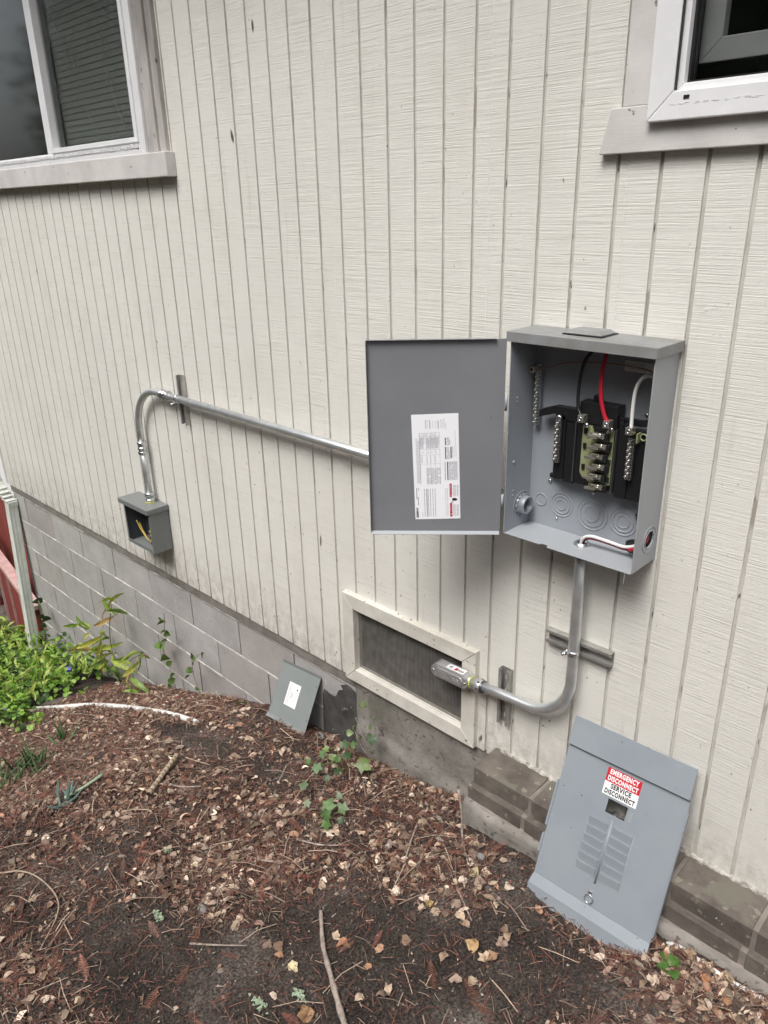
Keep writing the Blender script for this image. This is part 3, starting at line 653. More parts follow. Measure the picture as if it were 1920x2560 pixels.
for i in range(9):
    MB().fbox(F2, .30 * i, .30 * i + .292, -1.5, 0, -.03, .0).build('wall_board', 'redwood', fb, bevel=.003)
MB().box(-9, -4.2, 1.6, 1.65, -2.6, -.9).build('bright_gap_stand_in', 'whitepanel')  # added sheet; its white stands in for the bright view beyond the fence
tag(bpy.data.objects['bright_gap_stand_in'], 'white stand-in panel added for the bright gap in the red fence', 'panel')

# ------------------------------------------------------------------ breaker panel
PX0, PX1, PZ0, PZ1, PD = .527, .905, .757, 1.296, .122
bp_ = thing('breaker_panel', 'open light grey electrical breaker panel mounted on the siding', 'electrical panel', (.716, 0, PZ0))
MB().plate(XZ(0), rect(PX0, PX1, PZ0, PZ1), n0=.001, n1=.004).build('back_plate', 'panel_dark', bp_)
Yl = lambda x: (lambda u, v, n: Vector((x + n, u, v)))
MB().plate(Yl(PX0), rect(-PD, -.0045, PZ0, PZ1), [circle(-.045, .822, .021)], n0=0, n1=.0018).build('side_plate', 'panel_dark', bp_)
MB().plate(Yl(PX1 - .0018), rect(-PD, -.0045, PZ0, PZ1), [circle(-.048, .825, .021)], n0=0, n1=.0018).build('side_plate', 'panel_grey', bp_)
Fb = lambda u, v, n: Vector((u, v, PZ0 + n))
MB().plate(Fb, [(PX0 + .002, -.0045), (PX0 + .002, -.1205), (.640, -.1205), (.646, -.113), (.662, -.1125), (.668, -.1255), (PX1 - .003, -.1255), (PX1 - .003, -.0045)],
           [circle(.727, -.050, .014)], n0=-.0005, n1=.0013).build('bottom_plate', 'panel_grey', bp_)
hood = MB().box(.521, .912, -.129, -.0015, 1.2965, 1.3015)
hood.box(.521, .912, -.1315, -.1292, 1.277, 1.3015); hood.box(.9122, .914, -.1315, -.0015, 1.277, 1.3015); hood.box(.519, .5208, -.1315, -.0015, 1.277, 1.3015)
hood = hood.build('hood', 'hood_grey', bp_, bevel=.0012)
MB().box(.652, .757, -.092, -.014, 1.302, 1.3045).build('gasket', 'rubber', bp_)
MB().hexa([(.657, -.088, 1.305), (.752, -.088, 1.305), (.657, -.018, 1.305), (.752, -.018, 1.305), (.666, -.080, 1.3135), (.743, -.080, 1.3135), (.666, -.026, 1.3135), (.743, -.026, 1.3135)]).build('closure_plate', 'hood_grey', bp_, bevel=.001)
for cx_, cz_, rs in ((.567, .832, (.017,)), (.632, .832, (.033, .025, .014)), (.724, .829, (.044, .034, .021)), (.813, .832, (.037, .028, .017))):
    mb = MB()
    for r_ in rs: mb.torus((cx_, -.0040, cz_), (0, 1, 0), r_, .0019, 36, 6)
    mb.build('knockout', 'panel_dark', bp_)
mb = MB(); mb.torus((PX0 + .002, -.045, .822), (1, 0, 0), .036, .0014, 32, 6); mb.build('knockout', 'panel_dark', bp_)
hb = MB().lathe((PX0 + .002, -.045, .822), (1, 0, 0), [(0, .0285), (.007, .0285), (.007, .026), (.022, .0255), (.024, .0235), (.024, .0205), (.001, .0205)], 28, True, caps=False)
for i in range(14):
    an = i * 2 * math.pi / 14; c_, s_ = math.cos(an), math.sin(an)
    hb.box(PX0 + .002, PX0 + .009, -.045 + .0285 * c_ - .0025, -.045 + .0285 * c_ + .0025, .822 + .0285 * s_ - .0025, .822 + .0285 * s_ + .0025)
hb.build('threaded_hub', 'hub_metal', bp_)
MB().lathe((PX0 - .01, -.045, .822), (1, 0, 0), [(0, .0204), (.014, .0204)], 24).build('bore_dark_plug', 'shade_grey', bp_)  # dark plug paints in the shade inside the hub
mb = MB(); mb.torus((PX1 + .0005, -.048, .825), (1, 0, 0), .0335, .0012, 32, 6); mb.torus((PX1 + .0005, -.048, .825), (1, 0, 0), .0225, .0015, 32, 6); mb.build('knockout', 'panel_grey', bp_)
# bolts / dimples
mb = MB()
for (x, z, r_) in ((.592, .892, .006), (.723, .891, .006), (.845, 1.118, .006), (.719, 1.152, .005), (.62, .79, .004)):
    mb.lathe((x, -.004, z), (0, -1, 0), [(0, r_), (.003, r_ * .95), (.0045, r_ * .5)], 12)
mb.build('mounting_bolts', 'zinc', bp_)
mb = MB()
for (y, z, r_) in ((-.100, 1.266, .006), (-.087, 1.246, .005), (-.087, 1.128, .0025), (-.086, 1.118, .0022), (-.090, .954, .005), (-.088, .872, .003), (-.088, .858, .0022)):
    mb.lathe((PX0 + .0018, y, z), (1, 0, 0), [(0, r_), (.002, r_ * .8), (.003, r_ * .4)], 10)
mb.build('rivets', 'panel_grey', bp_)
mb = MB()
for i in range(15): mb.lathe((PX0 + .0018, -.052, 1.025 + i * .0095), (1, 0, 0), [(0, .0014), (.0006, .001)], 6)
mb.build('raised_dots', 'panel_dark', bp_)
MB().box(.8835, .8865, -.122, -.1195, .725, .757).build('spring_clip', 'zinc', bp_)
# bus assembly
bus = MB().box(.628, .868, -.036, -.006, .918, 1.083)
for (a, b, z0, z1, y) in ((.622, .6515, .920, 1.092, -.046), (.652, .6825, .915, 1.10, -.043), (.797, .8295, .908, 1.10, -.044), (.83, .872, .908, 1.09, -.042), (.6855, .7935, .920, 1.084, -.0455)):
    bus.box(a, b, y, -.0365, z0, z1)
bus = bus.build('bus_base', 'blackplastic', bp_, bevel=.002)
mb = MB().box(.689, .792, -.048, -.012, 1.0845, 1.137)
mb.box(.715, .731, -.030, -.012, 1.1375, 1.152)
mb.hexa([(.570, -.046, 1.076), (.620, -.046, 1.092), (.570, -.028, 1.076), (.620, -.028, 1.092), (.570, -.046, 1.096), (.620, -.046, 1.114), (.570, -.028, 1.096), (.620, -.028, 1.114)])
mb.box(.6205, .6885, -.046, -.028, 1.080, 1.114); mb.box(.7922, .846, -.040, -.028, 1.096, 1.112)
mb.hexa([(.846, -.040, 1.096), (.882, -.052, 1.104), (.846, -.028, 1.096), (.882, -.040, 1.104), (.846, -.040, 1.112), (.882, -.052, 1.122), (.846, -.028, 1.112), (.882, -.040, 1.122)])
mb.box(.598, .628, -.020, -.008, .908, .920); mb.box(.858, .885, -.034, -.02, .905, .918); mb.box(.875, .880, -.034, -.01, .90, .914)
for x in (.640, .655, .670, .805, .82): mb.box(x, x + .004, -.046, -.040, 1.09, 1.113)
mb.build('upper_bracket', 'blackplastic', bus, bevel=.0015)
MB().plate(XZ(-.0465), [(.703, .955), (.711, .943), (.722, .943), (.728, .935), (.778, .935), (.788, .938), (.788, 1.077), (.770, 1.077), (.762, 1.060), (.735, 1.060), (.728, 1.080), (.703, 1.080)], n0=0, n1=.003).build('bus_insulator', 'olive', bus)
mb = MB()
for (x, z) in ((.709, 1.058), (.709, 1.020), (.709, .965), (.778, 1.035), (.778, .99), (.778, .945)): mb.box(x, x + .008, -.0535, -.0497, z, z + .014)
mb.build('slots', 'blackplastic', bus)
for i in range(6):
    z = 1.066 - i * .0262; x = .739 + (.006 if i % 2 else 0)
    mb = MB().box(x - .006, x + .032, -.066, -.0605, z - .009, z + .003)
    mb.hexa([(x - .004, -.090, z - .005), (x + .024, -.088, z - .005), (x, -.066, z - .006), (x + .026, -.066, z - .006), (x - .004, -.090, z + .001), (x + .024, -.088, z + .001), (x, -.066, z - .001), (x + .026, -.066, z - .001)])
    mb.box(x - .010, x, -.078, -.064, z - .010, z - .006); mb.lathe((x + .022, -.068, z + .001), (0, -1, .3), [(0, .0045), (.003, .0042), (.004, .002)], 10)
    mb.build('bus_stab', 'tin', bus)
    MB().box(x + .000, x + .040, -.060, -.0505, z - .017, z + .004).build('stab_holder', 'blackplastic', bus, bevel=.002)
for (x, z) in ((.711, 1.101), (.780, 1.099), (.839, 1.093)):
    MB().box(x - .008, x + .008, -.080, -.058, z - .009, z + .009).build('lug', 'tin', bus, bevel=.001)
    MB().lathe((x, -.0802, z), (0, -1, 0), [(-.001, .0052), (.0008, .0052), (.0009, .0035), (-.004, .0035)], 14, caps=False).build('lug_screw', 'zinc', bus)
    MB().lathe((x, -.0785, z), (0, -1, 0), [(-.001, .0034), (.0, .0034)], 12).build('lug_socket', 'ink', bus)
mb = MB()
for (x, z) in ((.718, 1.083), (.785, 1.083)): mb.lathe((x, -.058, z), (0, -1, 0), [(0, .007), (.004, .0065), (.007, .004)], 12)
mb.build('terminal_screws', 'zinc', bus)
def neutral(x, z0, z1, y, n, name='neutral_bar', par=None):
    b_ = MB().box(x - .008, x + .008, y, y + .010, z0 - .003, z1 + .003).build(name, 'zinc', par, bevel=.0008)
    m1 = MB()
    for i in range(n):
        z = z0 + (z1 - z0) * (i + .5) / n; dx = .002 if i % 2 else -.002
        m1.lathe((x - .003 + dx, y, z), (0, -1, 0), [(0, .0034), (.003, .0034), (.0035, .0018), (.0025, .0012)], 8)
    m1.build('screws', 'tin', b_); m2 = MB()
    for i in range(n):
        z = z0 + (z1 - z0) * (i + .5) / n; m2.box(x + .0035, x + .0062, y - .0006, y, z - .0022, z + .0022)
    m2.build('wire_holes', 'ink', b_)
# neutral bars belong to the panel itself (thing > part > sub-part)
neutral(.638, .972, 1.078, -.062, 12, par=bp_); neutral(.838, .970, 1.068, -.060, 12, par=bp_)
MB().lathe((.640, -.058, 1.088), (0, -1, 0), [(0, .008), (.004, .008), (.007, .005)], 14).build('bonding_screw', 'zinc', bp_)
neutral(.548, 1.048, 1.205, -.026, 18, 'ground_bar', bp_)
MB().box(.532, .548, -.045, -.027, 1.187, 1.203).build('ground_lug', 'tin', bp_, bevel=.001)
MB().lathe((.540, -.0452, 1.195), (0, -1, 0), [(0, .0045), (.0005, .003)], 12).build('lug_socket', 'ink', bp_)
MB().box(.683, .6845, -.052, -.043, .925, 1.085).build('divider_strip', 'zinc', bp_); MB().box(.7945, .796, -.056, -.043, .918, 1.085).build('divider_strip', 'zinc', bp_)
mb = MB().torus((.862, -.046, 1.075), (0, 1, 0), .008, .0022, 16, 6); mb.box(.850, .854, -.060, -.042, 1.062, 1.085); mb.build('bonding_strap', 'olive', bp_)
# wires
def wire(name, m, pts, r, parent, seg=10, label=None):
    o = MB().tube(smoothpath(pts, 7), r, seg).build(name, m, parent)
    if label: o['label'] = label
    return o
wire('wire', 'wire_black', [(.728, -.05, 1.298), (.712, -.052, 1.262), (.697, -.056, 1.235), (.690, -.06, 1.19), (.693, -.065, 1.13), (.707, -.070, 1.105)], .0043, bp_, label='black wire')
wire('wire', 'wire_red', [(.762, -.056, 1.298), (.755, -.06, 1.26), (.750, -.064, 1.215), (.755, -.068, 1.16), (.768, -.070, 1.12), (.779, -.070, 1.103)], .0052, bp_, label='red wire')
wire('wire', 'wire_white', [(.839, -.068, 1.098), (.837, -.066, 1.14), (.838, -.064, 1.185), (.847, -.062, 1.213), (.862, -.060, 1.224), (.880, -.056, 1.219), (.892, -.05, 1.19), (.895, -.045, 1.10)], .0044, bp_, label='white wire')
wire('wire', 'copper', [(.540, -.036, 1.194), (.58, -.03, 1.203), (.632, -.02, 1.220), (.725, -.014, 1.230), (.788, -.014, 1.230), (.852, -.014, 1.224), (.895, -.02, 1.20)], .0013, bp_, label='thin bare copper wire')
for (m, dy, dz, lb) in (('wire_white', -.006, .009, 'white wire leaving the bottom hub'), ('wire_red', .001, .002, 'red wire leaving the bottom hub'), ('wire_black', .007, -.002, 'black wire leaving the bottom hub')):
    wire('wire', m, [(.722, -.048 + dy * .3, .74), (.730, -.050 + dy * .6, .772 + dz * .5), (.755, -.052 + dy, .784 + dz), (.80, -.050 + dy, .783 + dz), (.85, -.048 + dy, .781 + dz), (.885, -.048 + dy, .800 + dz), (.897, -.047 + dy * .5, .83)], .0042, bp_, label=lb)
wire('wire', 'wire_red', [(.86, -.056, .785), (.885, -.054, .80), (.899, -.051, .822), (.896, -.05, .85)], .0046, bp_, label='red wire showing in the side hole')
wire('wire', 'wire_black', [(.850, -.036, .785), (.878, -.034, .80), (.884, -.034, .835), (.872, -.03, .88)], .017, bp_, label='black tube added to darken the view through the side hole')  # thick black tube added so the side hole looks dark inside
# conduit hub in the bottom
mb = MB().lathe((.727, -.050, PZ0 + .0013), (0, 0, 1), [(0, .0205), (.004, .0205), (.004, .0175), (.008, .017), (.008, .0145), (.0, .0145)], 24, True, caps=False)
for i in range(8):
    an = i * math.pi / 4; mb.box(.727 + .0205 * math.cos(an) - .002, .727 + .0205 * math.cos(an) + .002, -.050 + .0205 * math.sin(an) - .002, -.050 + .0205 * math.sin(an) + .002, PZ0 + .0013, PZ0 + .005)
mb.build('locknut', 'zinc', bp_)
MB().lathe((.727, -.050, PZ0 - .004), (0, 0, 1), [(0, .0142), (.0075, .0142)], 20).build('opening_dark_disc', 'ink', bp_)  # black disc added to make the conduit mouth look dark
# back sticker
st = MB().box(.776, .858, -.0047, -.0042, 1.216, 1.241).build('warning_sticker', 'ink_white', bp_)
mb = MB()
for i in range(6):
    z = 1.237 - i * .0033; x = .779
    while x < .825:
        d = random.uniform(.002, .008); mb.box(x, x + d, -.0050, -.0048, z - .0006, z + .0006); x += d + .001
mb.build('printed_lines', 'ink_grey', st)
mb = MB()
for i, z in enumerate((1.262, 1.257, 1.251)):
    x = .672
    while x < .69: mb.box(x, x + .003, -.0044, -.0041, z - .0008, z + .0008); x += .004
mb.build('stamped_print', 'ink', bp_)
# door
H = (.5235, -.127, 0); DU = Vector((-.754, -.657, 0)).normalized(); DN = Vector((.657, -.754, 0)).normalized()
Fd = frame(H, DU, (0, 0, 1), DN)
door = MB().fbox(Fd, .004, .3545, .7635, 1.2835, -.0015, .0)
door = door.build('door', 'door_grey', bp_, bevel=.0008)
MB().fbox(Fd, .3545, .3562, .762, 1.284, -.0015, .011).build('edge_flange', 'door_grey', door, bevel=.0006)
MB().fbox(Fd, .030, .3543, 1.2837, 1.2852, -.0015, .010).build('edge_flange', 'door_grey', door, bevel=.0006)
MB().hexa([Fd(u, v, n) for (v, n) in ((.757, .010), (.7635, 0)) for (dv, dn) in ((0, 0), (.0012, .0016)) for u in (.006, .352) for (v, n) in ((v + dv, n + dn),)]).build('edge_flange', 'panel_grey', door)  # lighter grey paints in the light on this upward-facing lip
MB().fbox(Fd, .03, .05, 1.20, 1.235, -.004, -.0016).build('hinge_leaf', 'door_grey', door)
mb = MB().tube([Fd(0, 1.10, -.002), Fd(0, 1.14, -.002)], .0035, 10); mb.tube([Fd(0, .83, -.002), Fd(0, .87, -.002)], .0035, 10); mb.build('hinge', 'panel_grey', door)
# door label
Fl0 = Fd
lab = MB().plate(Fd, [(.2435, 1.0915), (.1215, 1.0955), (.1115, .8015), (.2335, .7985)], n0=.0002, n1=.0006)
lab = lab.build('door', 'sticker', bp_); lab.name = 'specification_label'; lab['label'] = 'white printed specification label on the inside of the open door'
def L2(a, b): # label coords 0..1 (a to the right, b down) -> door plane
    s0 = .2435 + (.2335 - .2435) * b; s1 = .1215 + (.1115 - .1215) * b
    z0 = 1.0915 + (.7985 - 1.0915) * b; z1 = 1.0955 + (.8015 - 1.0955) * b
    return s0 + (s1 - s0) * a, z0 + (z1 - z0) * a
def lrect(mb, a0, a1, b0, b1, n=.0008):
    v = [Fd(*L2(a, b), n) for a, b in ((a0, b0), (a1, b0), (a1, b1), (a0, b1))]; mb.add(v, [(0, 1, 2, 3)])
def dashes(mb, a, w, b0, b1, lo=.008, hi=.03, gap=.005, skip=0.0):
    b = b0
    while b < b1:
        d = min(random.uniform(lo, hi), b1 - b)
        if random.random() > skip: lrect(mb, a, a + w, b, b + d)
        b += d + gap
k_, g_, r_, w_, p_ = MB(), MB(), MB(), MB(), MB()
for i in range(6): dashes(p_, .075 + i * .0155, .009, .22 + .02 * (i > 1), .645, .01, .03)
for i in range(15): dashes(p_, .155 + i * .029, .010, .175, .275, .01, .03, .004, .15)
for c0 in (.165, .30, .39, .485):
    for i in range(5): dashes(g_, c0 + i * .016, .008, .215, .315, .006, .02, .003)
for a in (.15, .30, .385, .48, .585): lrect(g_, a, a + .004, .17, .66)
for b in (.17, .2, .325, .375, .46): lrect(g_, .15, .60, b, b + .0016)
for c0 in (.19, .30, .38, .47): dashes(g_, c0, .012, .385, .45, .008, .02); dashes(g_, c0 + .03, .012, .345, .36)
for i in range(11): dashes(g_, .29 + i * .028, .012, .50, .655, .006, .02, .003, .1)
for a0, b0, b1 in ((.70, .22, .29), (.70, .305, .42), (.815, .305, .415), (.735, .445, .62)): lrect(k_, a0, a0 + .02, b0, b1)
for a0, a1, b0, b1 in ((.73, .81, .22, .29), (.73, .79, .31, .42), (.84, .86, .305, .41), (.765, .95, .445, .62)):
    i = a0
    while i < a1: dashes(g_, i, .010, b0, b1, .004, .015, .003, .1); i += .018
dashes(k_, .685, .014, .445, .62, .008, .018)
for a in (.215, .26, .275, .30, .345, .40, .45): dashes(g_, a, .011, .70, .975, .01, .04, .003)
for a in (.68, .71, .73): dashes(p_, a, .008, .70, .975)
dashes(k_, .045, .014, .69, .80, .01, .02); dashes(k_, .085, .010, .69, .72); dashes(k_, .075, .012, .78, .86); dashes(g_, .075, .008, .93, .98); dashes(g_, .165, .008, .93, .98)
lrect(r_, .775, .825, .655, .785); lrect(r_, .775, .825, .845, .98)
dashes(w_, .792, .014, .67, .745, .012, .016, .003); dashes(w_, .792, .014, .86, .93, .012, .016, .003)
for b in (.765, .955):
    v = [Fd(*L2(a, bb), .0011) for a, bb in ((.785, b), (.815, b - .007), (.815, b + .007))]; w_.add(v, [(0, 1, 2)])
for a in (.85, .875, .90, .935, .955): dashes(g_, a, .010, .67, .775, .008, .02, .003); dashes(g_, a, .010, .86, .975, .008, .02, .003)
lrect(k_, .83, .92, .797, .823); lrect(k_, .85, .94, .805, .818); lrect(k_, .80, .86, .833, .838)
for a in (.39, .45, .51, .57): dashes(g_, a, .006, .06, .13, .006, .012, .002)
lrect(g_, .36, .40, .055, .0575); lrect(k_, .385, .392, .06, .135); lrect(k_, .56, .567, .06, .135)
for a in (.29, .30, .33, .62, .65): dashes(p_, a, .010, .05, .13)
dashes(g_, .69, .008, .04, .14); dashes(g_, .725, .008, .08, .14)
dashes(g_, .92, .006, .16, .29); dashes(p_, .90, .006, .30, .40); dashes(g_, .93, .006, .29, .40)
def Ft(u, v, n):  # rotated text reading upwards along the left edge
    a = .052 - v / .124 * 1.0; b = .933 - u / .294
    return Fd(*L2(a, b), .0009)
vs, fs = text_mesh('SIEMENS', .0078, Ft, bold=.00018); k_.add(vs, fs)
# in rotated frame the glyph top must point to smaller a
for mb, m in ((k_, 'ink'), (g_, 'ink_grey'), (p_, 'ink_pale'), (r_, 'sticker_red'), (w_, 'ink_white')): mb.build('printing', m, lab, recalc=False)

# ------------------------------------------------------------------ junction box
jb = thing('junction_box', 'small open grey junction box on the siding with yellow wires inside', 'electrical box', (-1.64, 0, .045))
x0, x1, z0, z1, d = -1.763, -1.514, .045, .2725, .106
MB().box(x0, x1, -.003, -.001, z0, z1).build('back_plate', 'shade_grey', jb)
MB().box(x0, x0 + .002, -d, -.0035, z0, z1).build('side_plate', 'shade_grey', jb, bevel=.0005)
MB().box(x1 - .002, x1, -d, -.0035, z0, z1).build('side_plate', 'jbox_grey', jb, bevel=.0005)
MB().box(x0 + .0025, x1 - .0025, -d, -.0035, z0, z0 + .002).build('bottom_plate', 'jbox_grey', jb)
MB().box(x1 - .010, x1 - .0025, -d, -d + .002, z0 + .003, z1 - .002).build('front_lip', 'jbox_grey', jb)
MB().box(x0 + .0025, x0 + .012, -d, -d + .002, z0 + .003, z1 - .002).build('front_lip', 'jbox_grey', jb)
MB().box(x0 + .0125, x1 - .0105, -d, -d + .002, z0 + .003, z0 + .018).build('front_lip', 'jbox_grey', jb)
mb = MB().box(x0 - .020, x1 + .006, -.118, -.001, .2735, .2775); mb.box(x0 - .020, x1 + .006, -.120, -.1182, .254, .2775)
mb.box(x1 + .0062, x1 + .008, -.120, -.001, .254, .2775); mb.box(x0 - .022, x0 - .0202, -.120, -.001, .254, .2775)
mb.build('hood', 'jbox_grey', jb, bevel=.001)
wire('wire', 'wire_yellow', [(-1.600, -.040, .27), (-1.592, -.045, .20), (-1.585, -.05, .155), (-1.583, -.058, .12), (-1.60, -.065, .085), (-1.635, -.070, .082), (-1.68, -.075, .125), (-1.705, -.078, .165)], .0025, jb, label='yellow wire')
wire('wire', 'wire_yellow', [(-1.592, -.038, .27), (-1.580, -.045, .20), (-1.574, -.05, .155), (-1.57, -.055, .11), (-1.59, -.065, .078), (-1.63, -.066, .074), (-1.665, -.070, .115), (-1.688, -.073, .155)], .0025, jb, label='yellow wire')
wire('wire', 'wire_white', [(-1.615, -.04, .27), (-1.612, -.045, .21), (-1.605, -.05, .165), (-1.585, -.055, .14), (-1.565, -.05, .135)], .0022, jb, label='white wire')
wire('wire', 'wire_black', [(-1.59, -.03, .27), (-1.575, -.035, .17), (-1.575, -.045, .09), (-1.61, -.06, .058), (-1.64, -.05, .056), (-1.66, -.04, .07)], .004, jb, label='black wire')
for x in (-1.592, -1.585):
    MB().lathe((x, -.075, .135 if x < -1.59 else .118), (1, 0, .1), [(0, .005), (.014, .0065), (.02, .006)], 10).build('wire_nut', 'wire_yellow', jb)
mb = MB()
for x in (-1.745, -1.655, -1.545): mb.box(x, x + .006, -d - .001, -d, .050, .056)
mb.build('screw_tabs', 'zinc', jb)

# ------------------------------------------------------------------ conduits
RC = .0160
cu = thing('upper_conduit', 'long galvanized conduit run from the junction box to behind the open panel door', 'conduit', (-.55, -.038, .84))
zc0, zc1 = .847, .833
xv = -1.612
arc = [(xv + .2 + .2 * math.cos(a), -.038, .648 + .2 * math.sin(a)) for a in [math.radians(90 + 90 * i / 16) for i in range(17)]]
MB().tube([(-1.325, -.038, .8465)] + [(-1.38, -.038, .8475)] + arc + [(xv, -.038, .575)], RC, 20).build('elbow', 'galv', cu)
MB().tube([(-1.35, -.038, .8465), (.522, -.041, .830)], RC, 20).build('conduit', 'galv', cu)
MB().tube([(xv, -.038, .57), (xv + .006, -.040, .31)], RC, 20).build('conduit', 'galv', cu)
def coupling(p, ax, par, k=1.0, half=.030):
    b_ = MB().lathe(p, ax, [(-half, .0165), (-half, .0215 * k), (-half + .010, .0225 * k), (-half + .012, .0195 * k), (-.010, .0185 * k), (-.009, .0215 * k), (.002, .0215 * k), (.003, .0185 * k), (half - .012, .0195 * k), (half - .010, .0225 * k), (half, .0215 * k), (half, .0165)], 18).build('coupling', 'zinc', par)
    mb = MB()
    for s_ in (-1, 1):
        q = Vector(p) + Vector(ax).normalized() * s_ * (half - .006); u = Vector(ax).normalized()
        mb.lathe(q - u * .005, u, [(0, .0236 * k), (.010, .0236 * k)], 6, False)
    mb.build('compression_nut', 'zinc', b_)
coupling((-1.335, -.038, .8468), (1, 0, 0), cu); coupling((xv, -.038, .552), (0, 0, 1), cu)
mb = MB().lathe((xv + .006, -.040, .2815), (0, 0, 1), [(0, .0225), (.012, .0225), (.013, .019), (.026, .0185), (.027, .0235), (.045, .0225), (.047, .017)], 20).build('box_connector', 'zinc', cu)
MB().lathe((xv + .006, -.040, .2778), (0, 0, 1), [(0, .0235), (.0035, .0235)], 24).build('sealing_ring', 'yellow', cu)
MB().lathe((.500, -.041, .830), (1, 0, 0), [(0, .021), (.012, .022), (.026, .022)], 18).build('box_connector', 'zinc', cu)

cl = thing('lower_conduit', 'galvanized conduit bending from the panel bottom down and left to the vent', 'conduit', (.6, -.042, .16))
arc = [(.575 + .15 * math.cos(a), -.0425, .327 + .152 * math.sin(a)) for a in [math.radians(0 - 88 * i / 16) for i in range(17)]]
MB().tube([(.7275, -.049, .745), (.7265, -.046, .60), (.7255, -.0425, .43), (.7252, -.0425, .36)] + arc + [(.50, -.0425, .170), (.405, -.0425, .1625)], RC, 20).build('conduit', 'galv', cl)
MB().lathe((.727, -.050, .722), (0, 0, 1), [(0, .017), (.002, .0205), (.012, .0205), (.014, .0185), (.032, .0185)], 20).build('box_connector', 'darkring', cl)
b_ = MB().lathe((.376, -.0425, .1600), (1, 0, .03), [(0, .0195), (.018, .0195), (.020, .0225), (.040, .0225), (.042, .0175)], 20).build('body_connector', 'galv', cl)
MB().lathe((.404, -.0425, .1608), (1, 0, .03), [(0, .0242), (.009, .0242)], 6, False).build('compression_nut', 'darkring', b_)
MB().lathe((.415, -.0425, .1612), (1, 0, .03), [(0, .0225), (.007, .0215), (.008, .0165)], 20).build('compression_nut', 'darkring', b_)
MB().lathe((.3735, -.0425, .1600), (1, 0, .03), [(0, .0212), (.003, .0212)], 24).build('sealing_ring', 'yellow', cl)
def stadium(cx, cz, L_, r, tilt=0, k=10):
    pts = []
    for s_, a0 in ((1, -90), (-1, 90)):
        for i in range(k + 1):
            a = math.radians(a0 + 180 * i / k); pts.append((s_ * L_ + r * math.cos(a), r * math.sin(a)))
    c_, s2 = math.cos(tilt), math.sin(tilt); return [(cx + x * c_ - y * s2, cz + x * s2 + y * c_) for x, y in pts]
LBx, LBz, TI = .296, .157, .03
lb = MB().plate(XZ(0), stadium(LBx, LBz, .054, .0235, TI), n0=.024, n1=.062).build('conduit_body', 'cast', cl, bevel=.007)
MB().plate(XZ(0), stadium(LBx, LBz, .054, .0235, TI), n0=.0622, n1=.0632).build('cover_gasket', 'rubber', lb)
MB().plate(XZ(0), stadium(LBx, LBz, .054, .0230, TI), n0=.0633, n1=.0660).build('cover_plate', 'cast', lb, bevel=.001)
MB().plate(XZ(0), stadium(LBx, LBz, .041, .0165, TI), n0=.0660, n1=.0690).build('cover_plate', 'cast', lb, bevel=.0015)
MB().lathe((.358, -.0425, .1595), (1, 0, .03), [(-.01, .021), (.010, .0195), (.016, .0195)], 20).build('threaded_neck', 'cast', lb)
mb = MB()
for s_ in (-1, 1): mb.lathe((LBx + s_ * .0655, -.066, LBz + s_ * .002), (0, -1, 0), [(0, .0042), (.002, .0042), (.003, .002)], 10)
mb.build('cover_screws', 'zinc', lb)
mb = MB()  # worn cast marks
for r0, zz in ((0, .006), (1, -.007)):
    for i in range(6 if r0 == 0 else 7):
        x = LBx - .044 + i * .0062 + r0 * .006; mb.box(x, x + .0038, -.0696, -.0689, LBz + zz - .0022 - .001, LBz + zz + .0022 - .001)
mb.torus((LBx + .022, -.0690, LBz), (0, 1, 0), .0050, .0008, 14, 5); mb.torus((LBx + .036, -.0690, LBz), (0, 1, 0), .0050, .0008, 14, 5)
mb.build('cast_marks', 'galv', lb)
Fs = lambda u, v, n: Vector((u, -.058 + v, LBz + .0236 + (u - LBx) * TI + n))
s1 = MB().plate(Fs, rect(.276, .346, .002, .026), n0=.0002, n1=.0006).build('sticker', 'ink_white', lb)
mb = MB(); mb.plate(Fs, rect(.283, .297, .006, .020), n0=.0007, n1=.0009); mb.build('printing', 'ink_grey', s1)
mb = MB(); mb.plate(Fs, rect(.306, .315, .005, .020), n0=.0007, n1=.0009); mb.build('printing', 'sticker_red', s1)
mb = MB()
for i in range(4): mb.plate(Fs, rect(.316 + i * .007, .320 + i * .007, .006, .018), n0=.0007, n1=.0009)
mb.build('printing', 'ink', s1)

# struts
def strut(label, cx, cz, L_, vertical):
    # long axis local a, width axis local b, n outward
    if vertical: F = lambda a, b, n: Vector((cx + b, -n, cz + a))
    else: F = lambda a, b, n: Vector((cx + a, -n, cz + b))
    t = thing('strut_channel', label, 'strut', (cx, 0, cz), 'galvanized strut channels screwed to the siding')
    h = L_ / 2; slots = []
    a = -h + .025
    while a < h - .015:
        slots.append([(a + .014 * math.cos(q) * (1 if True else 1), .0065 * math.sin(q)) for q in [i * 2 * math.pi / 14 for i in range(14)]]); a += .048
    MB().plate(F, [(-h, -.0203), (h, -.0203), (h, .0203), (-h, .0203)], slots, n0=.0006, n1=.003).build('back_web', 'galv_dark', t)
    for s_ in (-1, 1):
        b0, b1 = sorted((s_ * .0205, s_ * .0180)); MB().fbox(F, -h, h, b0, b1, .003, .0205).build('side_flange', 'galv_dark', t, bevel=.0006)
        b0, b1 = sorted((s_ * .0205, s_ * .0110)); MB().fbox(F, -h, h, b0, b1, .0206, .0228).build('lip', 'galv_dark', t, bevel=.0006)
        b0, b1 = sorted((s_ * .0132, s_ * .0110)); MB().fbox(F, -h, h, b0, b1, .0140, .0205).build('return_lip', 'galv_dark', t)
    return t
strut('vertical steel strut behind the conduit beside the upper left elbow', -1.235, .835, .213, True)
strut('vertical steel strut right of the vent behind the bending conduit', .482, .141, .205, True)
strut('horizontal steel strut crossing behind the vertical conduit below the panel', .7235, .428, .206, False)
